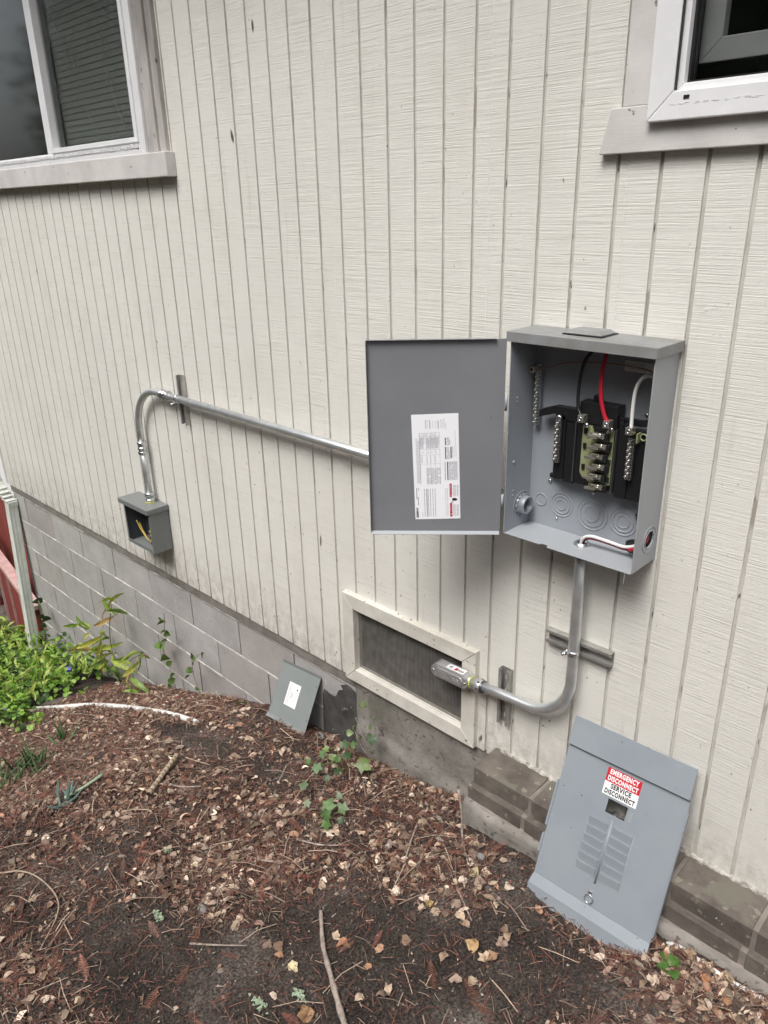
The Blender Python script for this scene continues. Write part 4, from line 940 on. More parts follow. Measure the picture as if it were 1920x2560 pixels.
def clamp(label, p, axis, side):
    t = thing('conduit_clamp', label, 'clamp', p, 'conduit clamps on the struts')
    ax = Vector(axis); P = Vector(p)
    MB().lathe(P - ax * .007, ax, [(0, .0166), (0, .0182), (.014, .0182), (.014, .0166)], 26, caps=False).build('strap', 'zinc', t)
    q = P + Vector(side) * .018 + Vector((0, -.016, 0))
    mb = MB(); u = ax.cross(Vector(side)); 
    mb.lathe(q - ax * .0 + Vector((0, 0, 0)) - u * .008, u, [(0, .0078), (.0018, .0078)], 14); mb.lathe(q + u * .004, u, [(0, .0078), (.0018, .0078)], 14); mb.build('ear', 'zinc', t)
    mb = MB().lathe(q - u * .020, u, [(0, .003), (.036, .003)], 8); mb.lathe(q + u * .008, u, [(0, .006), (.005, .006)], 6, False); mb.build('bolt', 'zinc', t)
clamp('conduit clamp on the strut next to the upper elbow', (-1.236, -.038, .8460), (1, 0, -.006), (0, 0, -1))
clamp('conduit clamp on the horizontal strut below the panel', (.7255, -.0425, .424), (0, 0, 1), (-1, 0, 0))

# ------------------------------------------------------------------ leaning panel cover
CT = (.7377, -.0081, .1989); CU = (.9996, .0004, .0297); CV = (.0271, -.4246, -.9047); CN = (-.0122, -.9051, .4245)
Fc = frame(CT, CU, CV, CN)
cv = thing('panel_cover', 'light grey breaker panel cover with red and white emergency disconnect sticker leaning on the wall', 'panel cover', Fc(.18, .55, 0))
W_ = .361
MB().fbox(Fc, 0, W_, 0, .0855, .0105, .012).build('top_section', 'cover_grey', cv, bevel=.001)
MB().hexa([Fc(u, v, n) for (v, n) in ((.0856, .0120), (.0895, .0)) for dn in (0, -.0014) for u in (0, W_) for (v, n) in ((v, n + dn),)]).build('fold', 'cover_grey', cv)
MB().plate(Fc, [(-.0002, .0897), (W_, .0897), (W_, .486), (0, .486)], [rect(.153, .211, .183, .222)], n0=-.0014, n1=.0).build('face_plate', 'cover_grey', cv, bevel=.0006)
MB().hexa([Fc(u, v, n) for (v, n) in ((.4862, 0), (.516, .011)) for dn in (0, -.0014) for u in (0 - (n > .001) * .004, W_ + (n > .001) * .002) for (v, n) in ((v, n + dn),)]).build('bottom_flange', 'cover_grey', cv)
MB().fbox(Fc, -.004, W_ + .002, .5163, .556, .0090, .0105).build('bottom_flange', 'cover_grey', cv, bevel=.0006)
for (a, b, u0) in ((.203, .342, -.0075), (.367, .424, -.0075)):
    MB().fbox(Fc, u0, -.0003, a, b, -.012, .002).build('side_tab', 'cover_grey', cv, bevel=.001)
MB().fbox(Fc, W_ + .0003, W_ + .004, .118, .47, -.012, .001).build('side_tab', 'cover_grey', cv, bevel=.001)
# raised twist-out ridges
for i in range(6):
    v = .2498 + i * .0266 * 1.0
    for (u0, u1) in ((.1146, .173), (.1871, .2465)):
        MB().hexa([Fc(u0, v, .0002), Fc(u1, v, .0002), Fc(u0, v + .0235, .0002), Fc(u1, v + .0235, .0002), Fc(u0 + .0006, v + .0012, .0058), Fc(u1 - .0006, v + .0012, .0058), Fc(u0 + .0006, v + .0232, .0007), Fc(u1 - .0006, v + .0232, .0007)]).build('breaker_knockout', 'cover_grey', cv, bevel=.0006)
MB().tube([Fc(.1800, .234, .0), Fc(.1800, .421, .0)], .0034, 14, flat=.6).build('centre_rib', 'cover_grey', cv)
mb = MB()
mb.tube([Fc(.2472, .2498, .0002), Fc(.2472, .409, .0002), Fc(.1871, .409, .0002)], .0011, 5); mb.tube([Fc(.1140, .25, .0002), Fc(.1140, .409, .0002), Fc(.173, .409, .0002)], .0011, 5); mb.tube([Fc(.173, .25, .0002), Fc(.173, .409, .0002)], .0006, 5); mb.tube([Fc(.1871, .25, .0002), Fc(.1871, .409, .0002)], .0006, 5)
mb.build('stamped_outline', 'panel_dark', cv)
vs, fs = text_mesh('MAIN', .011, lambda u, v, n: Fc(.224 + v, .203 + u, .0003), bold=0)
MB().add(vs, fs).build('stamped_text', 'panel_grey', cv, recalc=False)
MB().tube(smoothpath([Fc(.198, .386, .0006), Fc(.205, .395, .001), (Fc(.222, .400, .0012)), Fc(.228, .400, .0006)], 5), .0007, 5).build('scratch', 'zinc', cv)
# ring pull
MB().fbox(Fc, .171, .182, .4445, .4545, .0005, .006).build('ring_clip', 'zinc', cv, bevel=.001)
mb = MB().torus(Fc(.1775, .467, .006), Vector(CN) + Vector(CV) * .15, .0125, .0015, 28, 8); mb.build('pull_ring', 'zinc', cv)
# emergency sticker
s_ = MB().fbox(Fc, .1296, .2310, .0992, .1762, .0003, .0007).build('sticker', 'ink_white', cv); s_['label'] = 'red and white EMERGENCY DISCONNECT sticker'
MB().add([Fc(.1296, .0992, .0009), Fc(.2310, .0992, .0009), Fc(.2310, .1388, .0009), Fc(.1296, .1388, .0009)], [(0, 1, 2, 3)]).build('red_field', 'sticker_red', s_, recalc=False)
for txt, v, m, wd in (('EMERGENCY', .1100, 'ink_white', .086), ('DISCONNECT', .1287, 'ink_white', .090), ('SERVICE', .1482, 'ink', .061), ('DISCONNECT', .1660, 'ink', .090)):
    vs, fs = text_mesh(txt, .0188, lambda u, w2, n, v=v: Fc(.1803 + u, v - w2, .0012), bold=.00085, width=wd, space=1.16)
    MB().add(vs, fs).build('lettering', m, s_, recalc=False)

# ------------------------------------------------------------------ small junction box cover
sc_ = thing('junction_box_cover', 'small grey green square metal cover with a white label leaning on the block wall', 'cover plate', (-.56, -.13, -.46))
Fk = frame((-.6994, .0121, -.2486), (.9957, -.0007, .0929), (.0794, -.5118, -.8554), (-.0469, -.8590, .5098))
MB().plate(Fk, rect(0, .25, .012, .240), [circle(.013, .05, .003, 10), circle(.237, .05, .003, 10), circle(.013, .195, .003, 10), circle(.237, .195, .003, 10)], n0=-.0013, n1=0).build('face_plate', 'smallcover', sc_, bevel=.0005)
MB().hexa([Fk(u, v, n) for (v, n) in ((.0, .007), (.0118, .0)) for dn in (0, -.0013) for u in (0, .25) for (v, n) in ((v, n + dn),)]).build('top_flange', 'smallcover', sc_)
MB().hexa([Fk(u, v, n) for (v, n) in ((.2402, 0), (.254, .008)) for dn in (0, -.0013) for u in (-.004, .25) for (v, n) in ((v, n + dn),)]).build('bottom_flange', 'smallcover', sc_)
s_ = MB().fbox(Fk, .0773, .1529, .0758, .1753, .0002, .0006).build('sticker', 'ink_white', sc_)
mb = MB()
for i in range(5):
    v = .080
    while v < .170: d = random.uniform(.004, .014); d = min(d, .172 - v); mb.fbox(Fk, .083 + i * .0045, .0845 + i * .0045, v, v + d, .0007, .0009); v += d + .002
for u in (.132, .126, .138):
    v = .105
    while v < .150: mb.fbox(Fk, u, u + .0018, v, v + .006, .0007, .0009); v += .008
mb.build('printing', 'ink_grey', s_)
mb = MB().torus(Fk(.112, .122, .0007), Fk(0, 0, 1) - Fk(0, 0, 0), .0052, .0008, 14, 4); mb.torus(Fk(.112, .134, .0007), Fk(0, 0, 1) - Fk(0, 0, 0), .0042, .0008, 14, 4); mb.lathe(Fk(.137, .098, .0007), Fk(0, 0, 1) - Fk(0, 0, 0), [(0, .0042), (.0004, .004)], 12); mb.build('printing', 'ink', s_)

# ------------------------------------------------------------------ pipes, sticks
def P3(x, y, h=0.0): return Vector((x, y, GB(x, y) + h))
mb = MB(); pts = [(-2.35, -.56), (-2.151, -.48), (-1.917, -.392), (-1.555, -.333), (-1.141, -.33), (-.921, -.328)]
pp = smoothpath([Vector((x, y, G(x, y) + .012)) for x, y in pts[:-1]] + [Vector((pts[-1][0], pts[-1][1], G(*pts[-1]) + .002))], 8)
tag(mb.tube(pp, .0135, 12).build('irrigation_pipe', 'pvc'), 'white curved plastic pipe lying on the soil between the ivy and the small cover', 'pipe')
pp = smoothpath([Vector((x, y, G(x, y) + h)) for x, y, h in ((1.14, -.165, -.008), (1.168, -.170, .008), (1.214, -.178, .010), (1.269, -.184, .010), (1.30, -.186, .004), (1.33, -.182, .006), (1.392, -.180, .008), (1.6, -.18, .004))], 8)
tag(MB().tube(pp, .0085, 12).build('irrigation_pipe', 'pvc'), 'white plastic pipe half buried in leaves below the brick ledge at right', 'pipe')
def stick(name, label, pts, r, m='stick', cat='stick', rr=None):
    pp = smoothpath(pts, 5); n = len(pp)
    radii = [r * (1 - .45 * i / n) * (1 + .15 * math.sin(i * 1.7)) for i in range(n)] if rr is None else rr
    return tag(MB().tube(pp, r, 8, rr=radii).build(name, m), label, cat)
pts = [(.37, -.722), (.38, -.729), (.471, -.801), (.565, -.856), (.651, -.904), (.72, -.94)]
stick('stick', 'long curved grey stick lying on bare soil at the bottom centre', [P3(*p, .012) for p in pts][::-1], .0085)
stick('twig', 'thin upright brown twig leaning on the left end of the brick ledge', [Vector((.452, -.2, -.13)), Vector((.467, -.2, -.226)), Vector((.477, -.21, -.29)), P3(.521, -.256, .005), P3(.604, -.333, .003)], .005, cat='twig')
stick('twig', 'short thin twig on the soil below the brick ledge corner', [P3(.617, -.411, .004), P3(.66, -.44, .006), P3(.725, -.479, .004)], .0032, cat='twig')
stick('twig', 'long arching pale tendril on the litter at the left edge', [P3(-.72, -1.36, .01), P3(-.599, -1.277, .015), P3(-.55, -1.231, .02), P3(-.475, -1.202, .02), P3(-.351, -1.195, .018), P3(-.273, -1.221, .015), P3(-.181, -1.313, .01)], .0032, 'paletwig', 'twig')
for i, (a, b, r_, lb) in enumerate((((.33, -.26), (.44, -.45), .004, 'brown bent stem among oak leaves left of the brick ledge'), ((-.03, -.70), (.14, -.62), .0035, 'thin dark twig in the centre litter'),
                       ((-.62, -.66), (-.45, -.60), .004, 'lichen coated twig touching the striped cane'), ((.15, -1.02), (.30, -.93), .0032, 'straight dark twig in the lower left soil'),
                       ((.05, -.55), (.22, -.47), .0035, 'dark twig between the two ivy plants and the bare soil'))):
    m_ = ((a[0] + b[0]) / 2 + .01, (a[1] + b[1]) / 2 - .015)
    stick('twig', lb, [P3(*a, .004), P3(*m_, .012), P3(*b, .006)], r_, cat='twig')
# striped cane
cn = thing('striped_cane', 'pale segmented cane with dark rings lying on the litter at left', 'cane', P3(-.64, -.65, .01))
a, b = Vector((-.705, -.550, G(-.705, -.55) + .022)), Vector((-.570, -.752, G(-.57, -.752) + .018))
for i in range(11):
    p, q = a.lerp(b, i / 11), a.lerp(b, (i + .82) / 11)
    MB().tube([p, p.lerp(q, .1), p.lerp(q, .9), q], .009, 12, rr=[.008, .0095, .0095, .0082]).build('cane_segment', 'canes', cn)
MB().tube([a, b], .0068, 10).build('dark_core', 'ink', cn)

# ------------------------------------------------------------------ plants
def toned(name, V_, F_, tones, m, parent=None, smooth=True, loc=(0, 0, 0)):
    me = bpy.data.meshes.new(name); V_ = np.asarray(V_, dtype=np.float32) - np.array(loc, dtype=np.float32)
    np_mesh(me, V_, np.asarray(F_), smooth)
    at = me.color_attributes.new('tone', 'FLOAT_COLOR', 'POINT'); c4 = np.ones((len(V_), 4), dtype=np.float32); c4[:, :3] = tones
    at.data.foreach_set('color', c4.ravel()); me.materials.append(MT[m])
    o = bpy.data.objects.new(name, me); col.objects.link(o)
    if parent is not None: o.parent = parent
    return o
def leaf_template(shape='oval', curl=.25):
    """returns verts (k,3) in unit length, faces as triangles"""
    if shape == 'oval': prof = [(0, .02), (.12, .20), (.3, .38), (.5, .44), (.7, .38), (.88, .20), (1, .01)]
    elif shape == 'lance': prof = [(0, .01), (.1, .055), (.3, .09), (.55, .085), (.8, .045), (1, .002)]
    elif shape == 'heart': prof = [(0, .12), (.08, .34), (.25, .46), (.45, .44), (.68, .28), (.86, .12), (1, .005)]
    v = []; f = []
    for t, w in prof:
        z = -curl * (t - .5) ** 2
        v += [(t, w, z + curl * w * .9), (t, 0, z), (t, -w, z + curl * w * .9)]
    for i in range(len(prof) - 1):
        a = i * 3
        for c_ in (0, 1): f += [(a + c_, a + c_ + 1, a + c_ + 4), (a + c_, a + c_ + 4, a + c_ + 3)]
    v = np.array(v); v[:, 0] -= .5; return v, np.array(f)
def ivy_template():
    ang = [0, 22, 40, 62, 85, 112, 140, 165, 180, 195, 220, 248, 275, 298, 320, 338]
    rad = [1.0, .70, .58, .90, .55, .52, .70, .42, .18, .42, .70, .52, .55, .90, .58, .70]
    v = [(0, 0, 0)]
    for a, r_ in zip(ang, rad): v.append((r_ * math.cos(math.radians(a)) * .5, r_ * math.sin(math.radians(a)) * .5, -.10 * r_ * r_ + .03 * math.sin(a)))
    f = [(0, i + 1, (i + 1) % 16 + 1) for i in range(16)]
    return np.array(v), np.array(f)
def rotm(n):
    """n random rotation matrices: (yaw, tilt, roll) arrays given"""
    pass
def rots(yaw, pitch, roll):
    cy, sy, cp, sp, cr, sr = np.cos(yaw), np.sin(yaw), np.cos(pitch), np.sin(pitch), np.cos(roll), np.sin(roll)
    Rm = np.empty((len(yaw), 3, 3))
    Rm[:, 0, 0] = cy * cp; Rm[:, 0, 1] = cy * sp * sr - sy * cr; Rm[:, 0, 2] = cy * sp * cr + sy * sr
    Rm[:, 1, 0] = sy * cp; Rm[:, 1, 1] = sy * sp * sr + cy * cr; Rm[:, 1, 2] = sy * sp * cr - cy * sr
    Rm[:, 2, 0] = -sp; Rm[:, 2, 1] = cp * sr; Rm[:, 2, 2] = cp * cr
    return Rm
def scatter(tv, tf, pos, scale, yaw, pitch, roll, tone, jitter=.08):
    n = len(pos); Rm = rots(yaw, pitch, roll); k = len(tv)
    sc = np.asarray(scale)
    if sc.ndim == 1: sc = np.stack([sc, sc, sc], 1)
    V_ = tv[None] * sc[:, None, :]
    V_ = V_ + rng.normal(0, 1, V_.shape) * (sc.max(1) * jitter)[:, None, None] * .35
    V_ = np.einsum('nij,nkj->nki', Rm, V_) + pos[:, None, :]
    F_ = tf[None] + (np.arange(n) * k)[:, None, None]
    return V_.reshape(-1, 3), F_.reshape(-1, tf.shape[1]), np.repeat(tone, k, 0)
OV, OF = leaf_template('oval', .5); LV, LF = leaf_template('lance', .6); HV, HF = leaf_template('heart', .35); IV, IF = ivy_template()

def one_leaf(name, tv, tf, p, size, yaw, pitch, roll, tone, parent, m='leafgreen'):
    off = Vector((0, 0, 0)); q = parent
    while q is not None: off += q.location; q = q.parent
    V_, F_, T_ = scatter(tv, tf, np.array([list(p)]), np.array([size]), np.array([yaw]), np.array([pitch]), np.array([roll]), np.array([tone]), .03)
    return toned(name, V_, F_, T_, m, parent, True, tuple(off))

def faced_leaf(name, tv, tf, p, size, nrm, spin, tone, parent, m='leafgreen'):
    off = Vector((0, 0, 0)); q = parent
    while q is not None: off += q.location; q = q.parent
    N_ = Vector(nrm).normalized(); U_ = N_.cross(Vector((0, 0, 1))).normalized(); W2 = N_.cross(U_)
    A = U_ * math.cos(spin) + W2 * math.sin(spin); B = N_.cross(A)
    V_ = [tuple(Vector(p) + (A * v[0] + B * v[1] + N_ * v[2]) * size) for v in tv]
    return toned(name, V_, tf, np.tile(np.array(tone), (len(V_), 1)), m, parent, True, tuple(off))
def ivy_plant(label, base, leaves, stems):
    t = thing('ivy_plant', label, 'plant', base)
    mb = MB()
    for st_ in stems: mb.tube(smoothpath(st_, 4), .0018, 6, rr=None)
    mb.build('stem', 'stem', t)
    for (p, s, g) in leaves:
        tone = np.array(g) * random.uniform(.8, 1.2)
        faced_leaf('leaf', IV, IF, Vector(p) + Vector((.01, -.012, .012)), s * 1.12, (.35 + random.uniform(-.35, .35), -.5 + random.uniform(-.35, .3), .75), random.uniform(0, 6.28), tone, t)
        
GR = (.085, .17, .035); GD = (.045, .10, .03); GL = (.17, .26, .07)
b1 = (-.13, -.17, G(-.13, -.17))
lv = [((-.069, -.129, -.371), .075, (.12, .19, .035)), ((-.085, -.06, -.31), .058, GD), ((-.15, -.131, -.38), .05, GD), ((-.20, -.10, -.375), .05, GD), ((-.174, -.262, -.36), .052, (.10, .19, .08)),
      ((-.195, -.211, -.35), .042, GR), ((-.22, -.172, -.36), .036, GL), ((-.213, -.266, -.355), .035, GR), ((-.118, -.371, -.345), .045, (.14, .22, .10)), ((-.188, -.06, -.39), .045, GR), ((-.089, -.23, -.354), .044, GD),
      ((-.093, -.284, -.348), .034, GD), ((-.16, -.19, -.355), .04, GL), ((-.13, -.20, -.34), .038, GR)]
ivy_plant('lobed green ivy plant sprouting at the footing under the vent', b1, lv,
          [[b1, (-.10, -.15, -.38), (-.069, -.129, -.371)], [b1, (-.15, -.2, -.37), (-.174, -.262, -.36)], [b1, (-.19, -.15, -.36), (-.22, -.172, -.36)]])
b2 = (.04, -.40, G(.04, -.40))
lv = [((.031, -.39, -.333), .066, (.13, .22, .09)), ((.09, -.37, -.32), .052, (.15, .23, .10)), ((.063, -.43, -.322), .052, (.07, .14, .03)), ((.019, -.325, -.341), .036, (.16, .22, .12)), ((-.043, -.418, -.342), .036, (.22, .26, .17)),
      ((.094, -.453, -.320), .044, GR), ((.124, -.412, -.315), .034, GD)]
ivy_plant('small second ivy plant on the leaf litter below the ivy by the vent', b2, lv, [[b2, (.04, -.40, -.34), (.063, -.43, -.322)], [b2, (.07, -.39, -.34), (.09, -.37, -.32)]])
# wispy seedling against the footing
sd_ = thing('wispy_seedling', 'thin dry stemmed seedling with pale leaves against the footing below the vent', 'plant', (-.12, -.05, -.45))
mb = MB()
for st_ in ([(-.12, -.06, -.45), (-.105, -.06, -.38), (-.088, -.06, -.25), (-.068, -.06, -.19)], [(-.105, -.06, -.36), (-.142, -.06, -.31), (-.172, -.06, -.25)], [(-.11, -.06, -.39), (-.14, -.06, -.38), (-.19, -.06, -.30)], [(-.10, -.06, -.33), (-.07, -.06, -.28), (-.055, -.06, -.235)]):
    mb.tube(smoothpath([Vector(q) for q in st_], 4), .0012, 5)
mb.build('stem', 'stick', sd_)
for p in ((-.088, -.062, -.25), (-.068, -.062, -.20), (-.18, -.062, -.30), (-.205, -.062, -.34), (-.15, -.062, -.34), (-.12, -.062, -.165), (-.10, -.062, -.30)):
    one_leaf('leaf', HV, HF, p, random.uniform(.022, .036), random.uniform(-2, 1), random.uniform(-.2, .8), random.uniform(.6, 1.4), np.array((.20, .27, .12)) * random.uniform(.7, 1.2), sd_)
# small green seedling bottom right
s3 = thing('green_seedling', 'small bright green seedling in the dry leaves under the right end of the cover', 'plant', (1.18, -.245, G(1.18, -.245)))
for p, yw in zip(((1.159, -.226, -.226), (1.190, -.229, -.220), (1.170, -.261, -.222), (1.198, -.262, -.219), (1.182, -.232, -.214)), (2.4, .7, 3.4, -.9, 1.4)):
    one_leaf('leaf', OV, OF, p, .034, yw, random.uniform(-.3, .1), .1, np.array((.10, .20, .045)) * random.uniform(.8, 1.2), s3)
MB().tube([(1.18, -.245, G(1.18, -.245)), (1.18, -.243, -.215)], .0015, 6).build('stem', 'stem', s3)
# bamboo like shoots
bs = thing('bamboo_shoots', 'yellow green lance leaved shoots growing against the block wall at left', 'plant', (-2.14, -.10, G(-2.14, -.1)))
stems = [[(-2.13, -.10, -1.05), (-2.20, -.11, -.80), (-2.15, -.12, -.60), (-2.05, -.13, -.42)], [(-2.15, -.10, -1.05), (-2.30, -.12, -.92), (-2.45, -.13, -.90), (-2.62, -.14, -.95)], [(-2.12, -.10, -1.04), (-2.02, -.13, -.85), (-1.93, -.13, -.73), (-1.78, -.13, -.62)],
         [(-2.15, -.10, -1.05), (-2.25, -.14, -.85), (-2.32, -.15, -.72), (-2.50, -.14, -.70)], [(-2.1, -.1, -1.03), (-1.95, -.15, -.95), (-1.80, -.15, -.85)]]
mb = MB()
for st_ in stems: mb.tube(smoothpath([Vector(q) for q in st_], 6), .0022, 6)
mb.build('stem', 'stem', bs)
cols_ = [(.30, .36, .06), (.20, .31, .05), (.42, .42, .09), (.18, .27, .06), (.45, .30, .12), (.34, .42, .08)]
for st_ in stems:
    pp = smoothpath([Vector(q) for q in st_], 6)
    for q in pp[6::2]:
        for _ in range(random.choice((1, 2))):
            one_leaf('leaf', LV, LF, q + Vector((random.uniform(-.05, .05), random.uniform(-.04, .01), random.uniform(-.03, .04))), random.uniform(.11, .19), random.uniform(-3, 3), random.uniform(-.7, .5), random.uniform(.4, 1.6), np.array(random.choice(cols_)) * random.uniform(.8, 1.2), bs)
def vine(label, pts, leaf, tone, n, base, hang=.03, name='climbing_vine'):
    t = thing(name, label, 'vine', base); pp = smoothpath([Vector(q) for q in pts], 6)
    MB().tube(pp, .0025, 6).build('stem', 'stick', t)
    for i in range(n):
        q = pp[int(len(pp) * (i + .5) / n)] + Vector((random.uniform(-hang, hang), random.uniform(-.03, 0), random.uniform(-.02, .02)))
        one_leaf('leaf', HV, HF, q, leaf * random.uniform(.6, 1.2), random.uniform(-3, 3), random.uniform(-.5, .6), random.uniform(.5, 1.5), np.array(tone) * random.uniform(.7, 1.3), t)
    return t
vine('twining dark green vine climbing the block wall below the junction box', [(-1.62, -.05, -.86), (-1.60, -.06, -.75), (-1.64, -.06, -.65), (-1.69, -.05, -.58), (-1.64, -.05, -.51), (-1.62, -.06, -.44), (-1.60, -.06, -.33)], .048, (.12, .20, .05), 13, (-1.62, -.05, -.86))
vine('small vine shoot with dark leaves right of the taller wall vine', [(-1.34, -.06, -.70), (-1.39, -.06, -.58), (-1.33, -.06, -.48), (-1.25, -.06, -.41)], .036, (.10, .17, .05), 7, (-1.34, -.06, -.70))
vine('dark vine creeping up the foot of the downspout', [(-3.40, -.10, -1.58), (-3.41, -.08, -1.40), (-3.40, -.07, -1.2), (-3.36, -.06, -1.05), (-3.40, -.06, -.92)], .07, (.05, .09, .035), 13, (-3.4, -.1, -1.58))
vine('pale green weed tuft at the foot of the block wall left of the small cover', [(-.98, -.06, -.60), (-.95, -.08, -.56), (-.90, -.06, -.55)], .035, (.10, .15, .06), 8, (-.95, -.07, -.6), name='weed_tuft')

# ground cover (periwinkle) at the far left
n = 12000
px_ = rng.uniform(-5.0, -1.55, n); py_ = rng.uniform(-1.5, -.01, n)
edge = -2.38 + .20 * np.sin(py_ * 7) + .16 * np.sin(py_ * 17 + 1) - .25 * np.clip(-py_ - .5, 0, 1)
keep = (px_ < edge) | ((rng.random(n) < .10) & (px_ < edge + .25)); px_, py_ = px_[keep], py_[keep]
hh = (.07 + .13 * np.clip((edge[keep] - px_) / .9, 0, 1)) * (.35 + 1.3 * (vnoise(px_, py_, 5, 9) + .5)); hz = hh * rng.random(len(px_)) ** .45
pos = np.stack([px_, py_, Gnp(px_, py_) + .01 + hz], 1)
base_c = np.array([(.15, .29, .035), (.24, .41, .06), (.07, .15, .03), (.34, .47, .12), (.04, .08, .025)])
tn = base_c[rng.integers(0, 5, len(px_))] * rng.uniform(.7, 1.25, (len(px_), 1))
sc = rng.uniform(.022, .050, len(px_))
V1, F1, T1 = scatter(HV, HF, pos, sc, rng.uniform(0, 6.28, len(px_)), rng.normal(0, .45, len(px_)), rng.normal(0, .45, len(px_)), tn)
nb = 1100; bx = rng.uniform(-4.6, -2.0, nb); by = rng.uniform(-1.3, -.03, nb); kb = bx < -2.25; bx, by = bx[kb], by[kb]; nb = len(bx)
V2, F2_, T2 = scatter(LV, LF, np.stack([bx, by, Gnp(bx, by) + rng.uniform(.10, .27, nb)], 1), rng.uniform(.05, .12, nb), rng.uniform(0, 6.28, nb), rng.normal(-.7, .5, nb), rng.normal(0, .6, nb), np.array([(.36, .50, .09), (.22, .40, .05), (.44, .52, .14)])[rng.integers(0, 3, nb)])
V1, F1, T1 = np.concatenate([V1, V2]), np.concatenate([F1, F2_ + len(V1)]), np.concatenate([T1, T2])
o = toned('ground_cover', V1, F1, T1, 'leafgreen'); tag(o, 'bright green leafy periwinkle ground cover at the foot of the downspout', 'ground cover'); o['kind'] = 'stuff'
fl = thing('violet_flower', 'single violet flower above the green ground cover', 'flower', (-2.565, -.25, -1.02))
for i in range(5): one_leaf('petal', OV, OF, (-2.565 + .018 * math.cos(i * 1.256), -.25, -1.0 + .018 * math.sin(i * 1.256)), .035, 0, -i * 1.256, .3, (1, 1, 1), fl)
for c_ in fl.children: c_.data.materials.clear(); c_.data.materials.append(MT['petal'])
# succulents at left
def succulent(label, x, y, n, L_, tone, name='succulent_clump', spread=.9):
    t = thing(name, label, 'succulent', (x, y, G(x, y)))
    for i in range(n):
        a = random.uniform(0, 6.28); e = random.uniform(.25, 1.25); b_ = Vector((x + random.uniform(-.05, .05) * spread, y + random.uniform(-.05, .05) * spread, G(x, y) + .005)); l_ = L_ * random.uniform(.6, 1.15)
        d = Vector((math.cos(a) * math.cos(e), math.sin(a) * math.cos(e), math.sin(e))); pts_ = [b_, b_ + d * l_ * .5, b_ + d * l_ + Vector((0, 0, l_ * .12))]
        pp = smoothpath(pts_, 3); k = len(pp); mb = MB().tube(pp, .005, 7, rr=[.0055 * (1 - .93 * (j / (k - 1)) ** 2.2) for j in range(k)])
        o = mb.build('leaf', 'leafgreen', t); at = o.data.color_attributes.new('tone', 'FLOAT_COLOR', 'POINT'); tt = random.uniform(.75, 1.25)
        at.data.foreach_set('color', list((tone[0] * tt, tone[1] * tt, tone[2] * tt, 1)) * len(o.data.vertices))
    return t
succulent('large clump of grey green iceplant spikes at the left edge', -1.33, -.99, 42, .12, (.13, .20, .09), spread=2.2)
succulent('smaller iceplant sprig right of the large clump', -1.38, -.865, 8, .09, (.11, .20, .08))
succulent('iceplant sprig with a reddish stem near the edge of the ground cover', -1.56, -.72, 9, .10, (.08, .17, .06))
sp_ = succulent('fallen blue grey succulent sprig lying on the litter', -.795, -.97, 16, .075, (.20, .29, .27), 'succulent_sprig', .6)
for c_ in sp_.children: pass
MB().tube(smoothpath([P3(-.795, -.97, .02), P3(-.80, -.905, .02), P3(-.805, -.815, .022)], 5), .006, 8).build('stem', 'lichen', sp_)

# ------------------------------------------------------------------ litter
def density(x, y):
    """0..1 how thick the leaf litter lies"""
    d = .55 + .9 * vnoise(x, y, 2.6, 21) + .5 * vnoise(x, y, 7, 22)
    bare = np.exp(-((x - .62) / .42) ** 2 - ((y + .78) / .20) ** 2) + np.exp(-((x - .15) / .35) ** 2 - ((y + 1.12) / .18) ** 2) + .9 * np.exp(-((x - 1.02) / .2) ** 2 - ((y + .42) / .13) ** 2) \
        + .8 * np.exp(-((x + 1.0) / .35) ** 2 - ((y + .42) / .07) ** 2) + .6 * np.exp(-((x + .35) / .12) ** 2 - ((y + .38) / .06) ** 2)
    rich = .5 * np.exp(-((x - .45) / .28) ** 2 - ((y + .38) / .14) ** 2) + .5 * np.exp(-((x - 1.25) / .2) ** 2 - ((y + .22) / .1) ** 2) + .35 * np.exp(-((x + .3) / .5) ** 2 - ((y + .75) / .3) ** 2)
    return np.clip(d - .95 * bare + rich, .03, 1)
def samples(n, x0=-2.3, x1=1.7, y0=-1.75, y1=.0, p=1.0):
    x = rng.uniform(x0, x1, n * 3); y = rng.uniform(y0, y1, n * 3); k = rng.random(n * 3) < density(x, y) ** p
    wall = ~((x > .42) & (y > -.175))
    x, y = x[k & wall][:n], y[k & wall][:n]; return x, y
def ground_at(x, y): return Gnp(x, y) + bumps(x, y)
pal = np.array([(.40, .31, .235), (.30, .215, .155), (.21, .14, .10), (.52, .43, .35), (.28, .165, .11), (.16, .11, .085), (.44, .34, .25), (.27, .20, .16)])
redp = np.array([(.19, .075, .055), (.13, .055, .042), (.24, .115, .085), (.085, .045, .036), (.17, .10, .075)])
Vs, Fs, Ts = [], [], []; base = 0
def addl(V_, F_, T_):
    global base
    Vs.append(V_); Fs.append(F_ + base); Ts.append(T_); base += len(V_)
x, y = samples(6600, p=1.4); n = len(x)
addl(*scatter(OV, OF, np.stack([x, y, ground_at(x, y) + rng.uniform(.001, .012, n)], 1), np.stack([rng.uniform(.016, .032, n), rng.uniform(.008, .021, n), rng.uniform(.005, .035, n)], 1) * rng.choice([.8, 1.1, 1.45], n, p=[.35, .4, .25])[:, None],
              rng.uniform(0, 6.28, n), rng.normal(0, .28, n), rng.normal(0, .32, n), pal[rng.integers(0, 8, n)] * (rng.choice([.45, .8, 1.15, 1.5], n, p=[.33, .30, .25, .12]) * rng.uniform(.85, 1.15, n))[:, None], .07))
